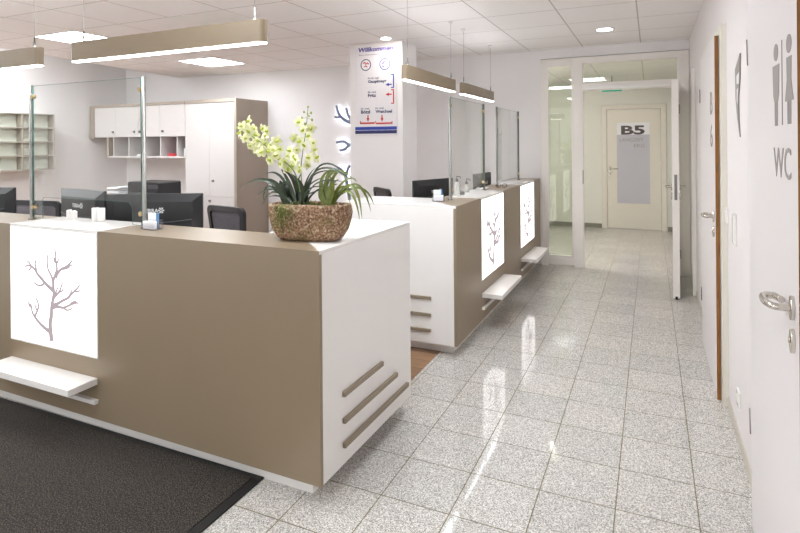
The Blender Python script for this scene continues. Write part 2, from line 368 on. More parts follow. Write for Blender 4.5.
bs = plane_basis((XD, 0, 0), (0, -1, 0), (0, 0, 1))    # a = -y
S1 = 1.0
def on_wall(u, v, x):      # where a ray of the photograph meets the plane x
    p = at(u, v, 1.0); t = x/p.x; return (p.y*t, H+(p.z-H)*t)
def pic_person(cu_y, zt, zb, wdt, woman):
    bm = bmesh.new(); hh = zt-zb; s = -cu_y; Zf = lambda f: zt-f*hh
    prism(bm, [(s+wdt*.62*math.cos(t), Zf(.105)+.105*hh*math.sin(t)) for t in [2*PI*k/24 for k in range(24)]], 0, .0015, bs)
    if woman: pts, lg = [(-wdt*.6, Zf(.25)), (wdt*.6, Zf(.25)), (wdt*.5, Zf(.5)), (wdt, Zf(.74)), (-wdt, Zf(.74)), (-wdt*.5, Zf(.5))], Zf(.74)
    else: pts, lg = [(-wdt, Zf(.26)), (wdt, Zf(.26)), (wdt*.85, Zf(.62)), (wdt*.5, Zf(.71)), (-wdt*.5, Zf(.71)), (-wdt*.85, Zf(.62))], Zf(.71)
    prism(bm, [(s+a, b) for a, b in pts[::-1]], 0, .0015, bs)
    for q in (-1, 1):
        prism(bm, [(s+q*wdt*.08, lg), (s+q*wdt*.46, lg), (s+q*wdt*.4, zb), (s+q*wdt*.08, zb)], 0, .0015, bs)
    return finish(bm, 'pictogram', M['sgrey'], d1)
ym, zm = on_wall(776, 44, XD); yw, zw = on_wall(789, 34, XD); yl, zl = on_wall(782, 40, XD)
_, zmb = on_wall(776, 126, XD); _, zwb = on_wall(789, 124, XD); _, zlb = on_wall(782, 125, XD)
pic_person(ym, zm, zmb, .047, False); pic_person(yw, zw, zwb, .05, True)
bm = bmesh.new(); prism(bm, [(-yl-.004, zlb), (-yl+.004, zlb), (-yl+.004, zl), (-yl-.004, zl)], 0, .0015, bs); finish(bm, 'pictogram_divider', M['sgrey'], d1)
ya, za = on_wall(774, 148, XD); yb_, zb_ = on_wall(791.5, 180, XD)
text('door_lettering', 'WC', M['sgrey'], d1, bs, -ya, 1.39, width=ya-yb_, height=.088)

# wall fittings on the right wall
def plate(y, z, wd, ht, label, group=None, sock=False):
    t = thing('wall_socket' if sock else 'light_switch', label, 'socket' if sock else 'switch', (XR, y, z), 0, group)
    bx('cover_plate', M['gloss'], t, (-.011, -.0005, -wd/2, wd/2, -ht/2, ht/2), bevel=.002)
    if sock:
        bm = bmesh.new(); prism(bm, [(.024*math.cos(a), .024*math.sin(a)) for a in [2*PI*k/20 for k in range(20)]], .011, .0125, lambda a, b, c=0: Vector((-c, a, b)))
        finish(bm, 'socket_insert', M['frame'], t)
    else:
        bx('rocker', M['gloss'], t, (-.015, -.0112, -wd/2+.012, wd/2-.012, -ht/2+.012, ht/2-.012), bevel=.001)
for (u, v, w_, h_, lb, so) in ((725.5, 215, .085, .085, 'white square light switch right beside the wood-edged door frame', False),
                               (733.5, 229, .085, .16, 'taller white double switch plate between the two right wall doors', False),
                               (737.5, 398, .08, .08, 'white wall socket low above the skirting between the two doors', True)):
    y, z = on_wall(u, v, XR-.01); plate(y, z, w_, h_, lb, None, so)
y, z = on_wall(738, 90, XR-.004)
bsr = lambda a, b, c=0: Vector((XR-c, a, b))
bm = bmesh.new()
def wy(u, v): return on_wall(u, v, XR-.004)
P_ = [wy(740.2, 53), wy(740, 78), wy(738.6, 98), wy(739, 120), wy(740.2, 137), wy(737.5, 118), wy(735.8, 98), wy(735.2, 70)]
prism(bm, P_, .001, .006, bsr)
dec = finish(bm, 'wall_ornament', M['sgrey']); tag(dec, 'grey pointed leaf-shaped ornament on the wall left of the toilet door', 'wall decoration')
bm = bmesh.new(); prism(bm, [wy(739.6, 72), wy(739.2, 84), wy(737.4, 84), wy(737.2, 76)], .006, .0075, bsr); prism(bm, [wy(738.6, 88), wy(738.3, 104), wy(737.5, 100), wy(737.6, 90)], .006, .0075, bsr)
finish(bm, 'ornament_inlay', M['board'], dec)

# door_2: wood-edged door further along
d2 = empty('door_2'); struct(d2, 'white door with brown wood edge further along the right wall')
X2 = .338; yl0, yl1 = 3.655, 4.66
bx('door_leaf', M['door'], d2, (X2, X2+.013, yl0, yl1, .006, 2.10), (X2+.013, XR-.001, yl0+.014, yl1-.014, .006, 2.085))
bx('leaf_edge', M['wood'], d2, (X2-.001, X2+.018, yl0-.003, yl0-.0005, .004, 2.105))
bx('door_frame', M['frame'], d2, (XR-.03, XR-.0005, yl0-.068, yl0-.004, 0, 2.1068), (XR-.03, XR-.0005, yl1+.003, yl1+.06, 0, 2.1068), (XR-.03, XR-.0005, yl0-.068, yl1+.06, 2.107, 2.16))
for z in (.36, 1.83): tb('hinge', M['steel'], d2, [(X2-.004, yl1+.006, z-.05), (X2-.004, yl1+.006, z+.05)], .0035, 8)
lever(d2, lambda a, b, c=0: Vector((X2-c, yl0+.075+a, 1.05+b)))
bs2 = plane_basis((X2, 0, 0), (0, -1, 0), (0, 0, 1))
bm = bmesh.new()
text_into(bm, 'B', bs2, -3.93, 1.66, width=.13, height=.14, bold=.01); text_into(bm, '6', bs2, -3.93, 1.46, width=.13, height=.14, bold=0)
finish(bm, 'door_lettering', M['sgrey'], d2)
struct(bx('trim_1', M['wframe'], None, (XR-.03, XR, 6.0, 6.06, 0, 2.2)))

# door_3: glazed door leaf standing open into the hall
ang = math.atan2(.065, 1.0)
d3 = empty('door_3', (.275, YB-.06, 0), 0); struct(d3, 'glazed white door leaf standing open into the hall')
LW = 1.0; d3.rotation_euler = (0, 0, math.radians(-2.0))
T = .03
bx('leaf_frame', M['wframe'], d3, (-T*2, 0, -LW, -LW+.1, .012, 2.08), (-T*2, 0, -.1, 0, .012, 2.08), (-T*2, 0, -LW+.1, -.1, 1.98, 2.08), (-T*2, 0, -LW+.1, -.1, .012, .14), bevel=.003)
bx('leaf_pane', M['fglass'], d3, (-T-.004, -T+.004, -LW+.1, -.1, .14, 1.98))
bx('lock_faceplate', M['steel'], d3, (-T-.012, -T+.012, -LW-.002, -LW, .94, 1.18))
for s in (1, -1):
    lever(d3, lambda a, b, c=0, s=s: Vector(((0 if s > 0 else -2*T)+s*c, -LW+.05+a, 1.06+b)), out=.05)
bx('bolt', M['black'], d3, (-T-.01, -T+.01, -LW-.004, -LW+.02, 0.001, .03))
for z in (.25, 1.85): tb('hinge', M['steel'], d3, [(.006, -.01, z-.05), (.006, -.01, z+.05)], .008, 8)

# door_4: the door at the end of the corridor
d4 = empty('door_4'); struct(d4, 'white door with grey film at the end of the corridor')
yB = 10.15
bx('door_frame', M['frame'], d4, (-.772, -.70, yB-.015, yB+.1, 0, 2.12), (.155, .232, yB-.015, yB+.1, 0, 2.12), (-.70, .155, yB-.015, yB+.1, 2.05, 2.12))
bx('door_leaf', M['frame'], d4, (-.692, .147, yB+.005, yB+.045, .01, 2.043))
bx('door_film', M['poster'], d4, (-.533, -.02, yB+.002, yB+.0048, .44, 1.61))
bx('film_header', M['posterw'], d4, (-.533, -.02, yB+.002, yB+.0048, 1.61, 1.815))
b4 = plane_basis((0, yB+.002, 0), (1, 0, 0), (0, 0, 1))
text('door_number', 'B5', M['sdark'], d4, b4, -.465, 1.61, width=.37, height=.155, bold=.035)
bm = bmesh.new(); text_into(bm, 'LANGZEIT', b4, -.487, 1.495, width=.37, height=.058); text_into(bm, 'EKG', b4, -.26, 1.395, width=.16, height=.058)
finish(bm, 'door_caption', M['sgrey'], d4)
lever(d4, lambda a, b, c=0: Vector((-.645+a, yB+.005-c, 1.03+b)))

# ceiling luminaires
def panel(x, y, label, m='e_panel'):
    t = thing('ceiling_panel_light', label, 'ceiling light', (x, y, ZC), 0, 'square ceiling panels')
    bx('frame', M['gloss'], t, (-.31, .31, -.31, -.298, -.008, 0), (-.31, .31, .298, .31, -.008, 0), (-.31, -.298, -.298, .298, -.008, 0), (.298, .31, -.298, .298, -.008, 0))
    bx('diffuser', M[m], t, (-.297, .297, -.297, .297, -.006, -.0005))
GX = lambda k: -.1-.625*k+.3125; GY = lambda k: 2.935+.625*k+.3125
panel(GX(9), GY(1), 'bright square ceiling panel above the left pendant end, nearest the camera')
panel(GX(9), GY(4), 'bright square ceiling panel further back over the office cabinets')
for (a, b, l) in ((5, -5, 'added fill panel behind the camera, left of the hall'), (3, -7, 'added fill panel behind the camera in the aisle'), (3, -2, 'added fill panel overhead beside the camera'),
                  (9, -3, 'added fill panel over the left front of the hall'), (2, 0, 'added fill panel over the aisle just above the picture')):
    panel(GX(a), GY(b), l)  # unseen fill panels added to brighten hall and aisle
for (x, y, l) in ((-7.2, .6, 'added fill panel in the raised office ceiling, entrance end, inner row'), (-7.2, 2.3, 'added fill panel in the raised office ceiling, middle, inner row'), (-7.2, 4.2, 'added fill panel in the raised office ceiling, cupboard end, inner row'), (-8.0, .6, 'added fill panel in the raised office ceiling, nearest the entrance'), (-8.0, 2.3, 'added fill panel in the raised office ceiling over the pigeonhole rack'), (-8.0, 4.2, 'added fill panel in the raised office ceiling before the cupboards')):
    panel(x, y, l)  # added out of sight to light the left wall and cabinets
    [o for o in COL.objects if o.get('label') == l][0].location.z = ZC+.33
def downlight(x, y, zc, label, m, r=.075):
    t = thing('downlight', label, 'ceiling light', (x, y, zc), 0)
    bm = bmesh.new(); lathe(bm, (0, 0, 0), [(r+.018, -.0005), (r+.018, -.006), (r, -.008), (r, -.0005)], 28); finish(bm, 'trim_ring', M['gloss'], t)
    bm = bmesh.new(); lathe(bm, (0, 0, 0), [(r-.001, -.001), (r-.001, -.0085), (.02, -.0095)], 28); finish(bm, 'lens', M[m], t)
downlight(GX(1), GY(4)+.1, ZC, 'round recessed downlight in the ceiling before the glazed partition', 'e_panel')
downlight(-2.56, 5.28, ZC, 'bright round downlight close in front of the pillar sign', 'e_spot', .05)
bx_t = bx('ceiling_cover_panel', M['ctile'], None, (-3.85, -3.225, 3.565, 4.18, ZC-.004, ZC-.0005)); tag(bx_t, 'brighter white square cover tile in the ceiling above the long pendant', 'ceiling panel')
for i, (x, y) in enumerate(((-1.7, 7.3),)):
    t = thing('corridor_fill_light', 'added fill light hidden from view in the back corridor', 'ceiling light', (x, y, 2.52))
    bx('diffuser', M['e_corr'], t, (-.5, .5, -.15, .15, -.03, -.001))  # fill light added out of view to brighten the corridor
es = thing('exit_sign', 'green emergency exit sign hanging in the corridor just under the transom', 'exit sign', (-.55, 9.2, 2.305))
bx('housing', M['gloss'], es, (-.15, .15, -.02, .02, -.01, .12)); bx('sign_face', M['green'], es, (-.145, .145, -.024, -.0205, -.03, .11))
tb('hanger', M['steel'], es, [(0, 0, .12), (0, 0, .212)], .006)

# ================================================================= RECEPTION COUNTERS
ZB, ZT, SL = .08, 1.055, .015
TREE = [([(172, 432), (168, 400), (167, 370), (171, 345), (172, 320), (176, 295), (180, 270), (178, 250), (178, 230), (184, 210), (190, 190), (189, 170), (185, 150), (186, 135), (183, 120)], 9, 1.5),
        ([(178, 262), (163, 248), (150, 235), (138, 220), (125, 205), (118, 192), (105, 180), (95, 177), (83, 180)], 6, 1.5), ([(125, 205), (121, 188), (118, 170), (121, 158), (120, 142)], 3, 1),
        ([(105, 180), (98, 168), (90, 162)], 2.5, 1), ([(105, 180), (100, 190), (92, 193)], 2.2, 1), ([(150, 235), (138, 244), (126, 243), (112, 234)], 3, 1),
        ([(178, 238), (174, 218), (169, 205), (161, 188), (159, 165), (160, 140)], 4, 1), ([(186, 216), (194, 200), (205, 188), (218, 181), (230, 170), (240, 158)], 5, 1.2),
        ([(205, 188), (220, 186), (232, 180)], 2.5, 1), ([(222, 180), (230, 175), (241, 174)], 2, 1), ([(189, 170), (195, 160), (193, 150)], 2, 1), ([(189, 170), (182, 160), (180, 150)], 2, 1),
        ([(172, 318), (184, 308), (195, 303), (210, 293), (225, 285), (236, 272), (245, 262), (254, 252), (262, 240)], 5, 1.2), ([(225, 285), (232, 272), (237, 258)], 2.5, 1),
        ([(245, 262), (256, 263), (262, 258)], 2, 1), ([(176, 290), (186, 278), (196, 266), (203, 250), (208, 232)], 4, 1), ([(196, 266), (206, 262), (211, 252)], 2.2, 1),
        ([(186, 278), (188, 262), (194, 250)], 2.2, 1), ([(172, 322), (190, 315), (210, 318), (230, 309), (250, 301), (258, 303)], 4.5, 1), ([(210, 318), (222, 326), (238, 320)], 2.2, 1), ([(230, 309), (240, 298), (252, 296)], 2, 1),
        ([(168, 402), (154, 392), (140, 380), (126, 365), (115, 350), (107, 335), (103, 312), (98, 306)], 6, 1.3), ([(115, 350), (122, 335), (128, 318), (126, 300), (118, 285)], 3.5, 1), ([(103, 318), (96, 312), (94, 300)], 2, 1), ([(124, 330), (118, 318), (117, 306)], 2, 1)]
def tree_pt(x, y):
    fx = (x-37)/285.0+.03; top = 45+(x-37)*.09; bot = 428+(x-37)*.215
    return fx, (bot-y)/(bot-top)
def make_tree(name, m, parent, basis, Wd, Ht, depth=.0015, wscale=1.0, extra=2.2, off=0.0, pts_fn=tree_pt, data=TREE):
    bm = bmesh.new()
    for li, (pts, w0, w1) in enumerate(data):
        q = [Vector((*pts_fn(*p), 0)) for p in pts]; q = [Vector((p.x*Wd, p.y*Ht, 0)) for p in q]; q = smooth_path(q, 4); n = len(q)
        L, R = [], []
        for i, p in enumerate(q):
            d = (q[min(i+1, n-1)]-q[max(i-1, 0)]).normalized(); s = Vector((-d.y, d.x, 0)); ww = ((w0+(w1-w0)*(i/(n-1))**.8)*wscale+extra)*.5*Wd/285
            L.append(p+s*ww); R.append(p-s*ww)
        dz = depth+li*.00002
        lo = [[bm.verts.new(basis(p.x, p.y, off)) for p in S] for S in (L, R)]; hi = [[bm.verts.new(basis(p.x, p.y, off+dz)) for p in S] for S in (L, R)]
        for i in range(n-1):
            bm.faces.new((hi[0][i], hi[0][i+1], hi[1][i+1], hi[1][i])); bm.faces.new((lo[0][i], lo[1][i], lo[1][i+1], lo[0][i+1]))
            bm.faces.new((lo[0][i], lo[0][i+1], hi[0][i+1], hi[0][i])); bm.faces.new((lo[1][i+1], lo[1][i], hi[1][i], hi[1][i+1]))
    return finish(bm, name, m, parent)
def counter(name, label, loc, mirror, length, light_spans, strips, end_len, shelf_ext=.16):
    """front face runs along local +a from the corner (a=0); end panel runs along local b (into depth)."""
    t = thing(name, label, 'reception counter', loc)
    # left counter: a -> -X, b -> +Y ; right counter: a -> +Y, b -> -X
    F = (lambda a, b, z: Vector((-a, b, z))) if not mirror else (lambda a, b, z: Vector((-b, a, z)))
    def bb(bm, a0, a1, b0, b1, z0, z1):
        p, q = F(a0, b0, z0), F(a1, b1, z1)
        box(bm, min(p.x, q.x), max(p.x, q.x), min(p.y, q.y), max(p.y, q.y), z0, z1)
    def part(nm, m, *bxs, parent=t, bevel=0):
        bm = bmesh.new()
        for b in bxs: bb(bm, *b)
        return finish(bm, nm, m, parent, bevel=bevel)
    zt = ZT-SL; LZ0 = .395
    fb = []; a = .0; 
    for (l0, l1) in light_spans:
        fb.append((a, l0, 0, .02, ZB, zt)); fb.append((l0, l1, 0, .02, ZB, LZ0)); a = l1
    fb.append((a, length, 0, .02, ZB, zt))
    fb[0] = (.0005, *fb[0][1:])
    part('front_panel', M['taupe'], *fb)
    part('end_panel', M['white'], (-.0005, .02, .0205, end_len, ZB, zt))
    part('return_panel', M['white'], (.0205, .50, end_len-.02, end_len, ZB, zt))
    part('back_panel', M['white'], (.5, length, .29, .305, ZB, zt), (.5, .515, .305, end_len-.02, ZB, zt))
    part('plinth', M['gloss'], (.08, length, .06, .10, 0, ZB), (.08, .10, .10, end_len-.06, 0, ZB), (.10, .5, end_len-.09, end_len-.07, 0, ZB))
    part('base_board', M['white'], (.021, length, .021, .29, ZB, ZB+.018))
    Fp = lambda a, b, c: F(a, b, c)
    segs = []; a = None
    prev = 0
    edges = [0]+[x for s in light_spans for x in s]+[length]
    for i in range(0, len(edges), 2):
        a0, a1 = edges[i], edges[i+1]
        pts = [(a0, 0), (a1, 0), (a1, .305), (a0 if i else .305, .305)]
        bm = bmesh.new(); prism(bm, pts, zt, ZT, Fp)
        finish(bm, 'countertop', M['taupe'], t)
    bm = bmesh.new(); prism(bm, [(0, .0), (.305, .305), (.305, .3055), (.5, .3055), (.5, end_len), (0, end_len)], zt, ZT, Fp)
    finish(bm, 'end_countertop', M['gloss'], t)
    for (l0, l1) in light_spans:
        part('light_top', M['gloss'], (l0+.0005, l1-.0005, -.003, .31, zt, ZT+.002), bevel=.001)
        lp = part('light_panel', M['e_box'], (l0+.009, l1-.009, -.004, .014, LZ0+.009, zt-.004))
        part('light_frame', M['gloss'], (l0, l0+.0085, -.003, .018, LZ0, zt-.0005), (l1-.0085, l1, -.003, .018, LZ0, zt-.0005), (l0+.0085, l1-.0085, -.003, .018, LZ0, LZ0+.0085), parent=t)
        if not mirror: b = plane_basis(F(l1, -.0042, LZ0), (1, 0, 0), (0, 0, 1))
        else: b = plane_basis(F(l0, -.0042, LZ0), (0, 1, 0), (0, 0, 1))
        make_tree('tree_silhouette', M['e_tree'], lp, b, l1-l0, zt-LZ0, wscale=1.3, extra=6.5 if mirror else 1.8)
        part('bag_shelf', M['gloss'], (l0+.005, l1-.005, -shelf_ext, -.0005, .262, .296), bevel=.002)
        part('rail', M['gloss'], (l0+.0, l1+.0, -.022, -.0005, .165, .187), bevel=.001)
    for (b0, b1, z) in strips:
        part('trim_strip', M['taupe_d'], (-.017, -.001, b0, b1, z-.011, z+.011), bevel=.002)
    return t
L0 = (-1.250, 1.929, 0)
lc = counter('reception_counter', 'taupe reception counter in the foreground carrying the flower trough', L0, False, 3.3, [(1.36, 2.102)], [(.172, .55, .394), (.172, .715, .276), (.172, .856, .168)], .915)
lc.rotation_euler = (0, 0, math.radians(-.6))
counter('reception_counter', 'taupe reception counter along the aisle with two backlit tree panels', (-1.235, 3.64, 0), True, YB-.045-3.64-.002, [(.62, 1.34), (2.06, 2.775)], [(.19, .57, .40), (.19, .73, .28), (.19, .87, .17)], .92, .165)

# entrance mat
mt = thing('entrance_mat', 'dark mottled entrance mat with black rubber border before the left counter', 'mat')
bx('pile', M['carpet'], mt, (-5.5, -1.635, -1.0, 1.965, .001, .011))
bx('rubber_border', M['rubber'], mt, (-1.635, -1.59, -1.0, 1.99, .001, .008), (-5.5, -1.635, 1.965, 1.99, .001, .008))

# glass screens on posts
def screen(label, p0, p1, ztop, cut):
    p0, p1 = Vector((*p0, ZT+.0005)), Vector((*p1, ZT+.0005)); L = (p1-p0).length; d = (p1-p0).normalized()
    t = thing('glass_screen', label, 'glass screen', p0, math.atan2(d.y, d.x), 'glass screens on the counters')
    hz = ztop-ZT
    for x in (0, L):
        bm = bmesh.new(); lathe(bm, (x, 0, 0), [(.02, 0), (.02, .005), (.012, .007), (.0105, .01), (.0105, hz), (.004, hz+.001)], 14); po = finish(bm, 'post', M['steel'], t)
        s = 1 if x == 0 else -1
        for z in (.075, hz-.07):
            bm = bmesh.new(); prism(bm, [(x+s*.022+.013*math.cos(a), z+.013*math.sin(a)) for a in [2*PI*k/16 for k in range(16)]], -.011, .011, lambda a, b, c: Vector((a, c, b)))
            tube(bm, [(x+s*.009, 0, z), (x+s*.02, 0, z)], .006, 8)
            finish(bm, 'clamp', M['brass'], po)
    x0, x1 = .018, L-.018
    bm = bmesh.new(); c0, c1, ch = (x0+.085, x1-.07, .135) if cut else (None, None, None)
    fb = lambda a, b, c: Vector((a, c, b))
    r = .05
    if cut:
        arcL = [(c0+r*.4-r*.4*math.cos(a), ch-r*.4+r*.4*math.sin(a)) for a in [PI/2*k/5 for k in range(6)]]
        arcR = [(c1-r+r*math.sin(a), ch-r+r*math.cos(a)) for a in [PI/2*k/6 for k in range(7)]]
        pts = [(x0, .012), (c0, .012)]+arcL+arcR+[(c1, .012), (x1, .012), (x1, hz-.005), (x0, hz-.005)]
    else: pts = [(x0, .03), (x1, .03), (x1, hz-.005), (x0, hz-.005)]
    if cut: cols = [(x0, .012, c0, .012)]+[(p[0], p[1], q[0], q[1]) for p, q in zip((arcL+arcR)[:-1], (arcL+arcR)[1:])]+[(c1, .012, x1, .012)]
    else: cols = [(x0, .03, x1, .03)]
    for y in (-.004, .004):
        for (xa, za, xb, zb) in cols:
            q = [bm.verts.new(p) for p in ((xa, y, za), (xb, y, zb), (xb, y, hz-.005), (xa, y, hz-.005))]; f = bm.faces.new(q if y < 0 else q[::-1])
    for (p, q) in zip(pts, pts[1:]+pts[:1]):
        bm.faces.new([bm.verts.new(v) for v in ((p[0], .004, p[1]), (q[0], .004, q[1]), (q[0], -.004, q[1]), (p[0], -.004, p[1]))])
    me_ = bpy.data.meshes.new('pane'); bm.to_mesh(me_); bm.free(); me_.materials.append(M['glass']); gp = bpy.data.objects.new('pane', me_); COL.objects.link(gp); gp.parent = t
    bm = bmesh.new()
    for (a, b) in zip(pts, pts[1:]+pts[:1]):
        tube(bm, [fb(a[0], a[1], 0), fb(b[0], b[1], 0)], .0045 if abs(a[0]-b[0]) < 1e-6 and abs(a[1]-b[1]) > .4 else .0013, 4)
    finish(bm, 'pane_edge', M['glassedge'], gp)
screen('glass screen on two steel posts on the foreground counter', (-3.43, 2.12), (-2.475, 2.12), 1.868, True)
screen('nearer of the two glass screens on the aisle counter', (-1.42, 4.05), (-1.42, 5.0), 1.858, False)
screen('farther of the two glass screens on the aisle counter, near the partition', (-1.42, 5.48), (-1.42, 6.47), 1.858, False)

# pendant lamps
def pendant(label, c, L, along_x, z0, h, wires):
    t = thing('pendant_lamp', label, 'pendant lamp', (c[0], c[1], z0), 0 if along_x else PI/2, 'linear taupe pendant lamps')
    wd = .024
    def rr(x0, x1, y0, y1, r=.022, n=5):
        return [(cx+r*math.cos(a0+PI/2*k/n), cy+r*math.sin(a0+PI/2*k/n)) for (cx, cy, a0) in ((x1-r, y1-r, 0), (x0+r, y1-r, PI/2), (x0+r, y0+r, PI), (x1-r, y0+r, 1.5*PI)) for k in range(n+1)]
    bm = bmesh.new(); prism(bm, rr(-L/2, L/2, -wd, wd), .004, h); finish(bm, 'housing', M['taupe'], t)
    bm = bmesh.new(); prism(bm, rr(-L/2+.003, L/2-.003, -wd+.003, wd-.003, .018), 0, .0038); finish(bm, 'diffuser', M['e_pend'], t)
    bm = bmesh.new(); prism(bm, rr(-L/2+.02, L/2-.02, -wd+.012, wd-.006, .01), h+.0005, h+.002); finish(bm, 'added_uplight', M['e_up'], t)  # glowing strip added unseen on top to brighten the ceiling
    for x in wires:
        ww = tb('suspension_wire', M['cable'], t, [(x, 0, h), (x, 0, ZC-z0)], .0016, 6)
        tb('wire_gripper', M['steel'], ww, [(x, 0, h), (x, 0, h+.03), (x, 0, h+.032), (x, 0, h+.06)], [.007, .007, .004, .004], 8)
        bm = bmesh.new(); lathe(bm, (x, 0, ZC-z0), [(.022, -.0005), (.022, -.006), (.006, -.02), (.003, -.022)], 14); finish(bm, 'ceiling_rose', M['gloss'], ww)
pendant('long taupe pendant lamp hanging over the foreground counter', (-2.27, 2.05), 1.33, True, 1.965, .108, (-.58, .6))
pendant('taupe pendant lamp cut by the left edge of the photo', (-3.88, 2.05), 1.33, True, 1.965, .108, (-.58, .6))
pendant('taupe pendant lamp over the aisle counter, nearer of the two', (-1.68, 4.34), 1.16, False, 1.972, .115, (-.5, .5))
pendant('taupe pendant lamp over the aisle counter, farther of the two', (-1.68, 5.72), 1.16, False, 1.972, .115, (-.5, .5))

# ================================================================= OFFICE BEHIND THE COUNTERS
# fitted cabinet wall
YC = 6.17
cw = thing('wall_cabinet', 'row of white wall cupboards with taupe frame and open pigeonholes below', 'cabinet', (0, 0, 0))
x0, x1, ztop = -8.43, -6.345, 2.155
bx('carcass', M['cwhite'], cw, (x0+.1, x1, YC+.022, YB-.002, 1.63, 2.11))
bx('cabinet_frame', M['taupe_c'], cw, (x0, x0+.095, YC-.01, YB-.002, 1.61, ztop), (x0+.095, x1, YC-.01, YB-.002, 2.112, ztop))
xs = [x0+.1, -7.83, -7.35, -6.86, x1]
for i in range(4):
    dr = bx('cabinet_door', M['cwhite'], cw, (xs[i]+.002, xs[i+1]-.002, YC, YC+.02, 1.63, 2.108))
    kx = xs[i+1]-.06 if i in (0, ) else xs[i]+.06 if i in (2, 3) else xs[i+1]-.06
    tb('knob', M['steel'], dr, [(kx, YC, 1.71), (kx, YC-.02, 1.71)], .018, 12)
bx('pigeonhole_shelf', M['cwhite'], cw, *([(-8.0, x1, YC+.01, YB-.003, 1.30, 1.325), (-8.03, x1, YB-.02, YB-.003, 1.325, 1.628)]+[(x-.009, x+.009, YC+.012, YB-.02, 1.325, 1.628) for x in (-7.9, -7.55, -7.2, -6.86, -6.52)]))
bx('side_cheek', M['taupe_c'], cw, (-8.05, -8.005, YC+.005, YB-.003, 1.30, 1.628))
tc_ = thing('tall_cabinet', 'tall white two-door cupboard with taupe side and drawer below', 'cabinet', (0, 0, 0))
x0, x1 = -6.34, -5.36
bx('carcass', M['cwhite'], tc_, (x0, x1-.045, YC+.022, YB-.002, .06, 2.11), bevel=.001)
bx('cabinet_frame', M['taupe_c'], tc_, (x1-.045, x1, YC-.01, YB-.002, 0, ztop+.004), (x0, x1-.045, YC-.01, YB-.002, 2.112, ztop+.004))
xm = (x0+x1-.045)/2
for a, b, s in ((x0, xm, 1), (xm, x1-.045, -1)):
    dr = bx('cabinet_door', M['cwhite'], tc_, (a+.002, b-.002, YC, YC+.02, .745, 2.108))
    if s < 0: tb('knob', M['steel'], dr, [(a+.07, YC, .97), (a+.07, YC-.02, .97)], .018, 12)
for (z0, z1) in ((.615, .738), (.34, .608), (.07, .333)):
    dr = bx('drawer', M['cwhite'], tc_, (x0+.002, x1-.047, YC, YC+.02, z0, z1)); tb('knob', M['steel'], dr, [(xm+.005, YC, z1-.06), (xm+.005, YC-.02, z1-.06)], .016, 12)
for (x, lab, m, hh) in ((-7.35, 'small white paper lying in an open pigeonhole', 'paper', .03), (-6.68, 'red folded papers in a pigeonhole under the cupboards', 'redpaper', .045)):
    o = bx('paper_stack', M[m], None, (x-.08, x+.08, YC+.06, YC+.3, 1.3255, 1.3255+hh)); tag(o, lab, 'papers')
pc = thing('leaflet_holder', 'dark holder with white leaflets in the last pigeonhole', 'leaflet holder', (-6.43, YC+.12, 1.3255))
bx('holder', M['black'], pc, (-.02, .06, 0, .1, 0, .22)); bx('leaflets', M['paper'], pc, (-.055, -.022, -.01, .08, 0, .12))

# pigeonhole rack on the left wall
rk = thing('pigeonhole_rack', 'wall rack of pale open pigeonholes with greige edges on the left wall', 'rack', (0, 0, 0))
xf = -8.15; yr = [5.37-.45*k for k in range(6)]; zr = [1.155+.2018*k for k in range(5)]
bm = bmesh.new()
for y in yr: box(bm, xf-.129, xf, y-.009, y+.009, zr[0]-.009, zr[-1]+.009)
for z in zr: box(bm, xf-.129, xf-.002, yr[-1]+.009, yr[0]-.009, z-.008, z+.008)
finish(bm, 'rack_frame', M['rackwood'], rk)
rk.children[0].data.materials.clear(); rk.children[0].data.materials.append(M['rackwood'])
bx('rack_back', M['rackback'], rk, (XL+.001, xf-.13, yr[-1], yr[0], zr[0], zr[-1]))

# desks
def desk(label, x0, x1, y0, y1):
    t = thing('office_desk', label, 'desk')
    bx('desktop', M['white'], t, (x0, x1, y0, y1, .715, .74))
    for (x, y) in ((x0+.04, y0+.04), (x1-.04, y0+.04), (x0+.04, y1-.04), (x1-.04, y1-.04)):
        bx('leg', M['steel'], t, (x-.02, x+.02, y-.02, y+.02, .0025, .7145))
desk('white office desk behind the foreground counter', -5.4, -1.77, 2.275, 3.05)
desk('white office desk behind the aisle counter', -1.95, -1.56, 4.18, 6.4)
sb = thing('sideboard', 'low white sideboard carrying the black printer', 'sideboard', (0, 0, 0))
bx('carcass', M['white'], sb, (-6.95, -5.6, 5.0, 5.5, .003, .80)); bx('top', M['gloss'], sb, (-6.96, -5.59, 4.99, 5.51, .801, .82))
for k in range(3): bx('cabinet_door', M['white'], sb, (-6.95+.45*k+.003, -6.5+.45*k-.003, 4.98, 4.999, .03, .79))

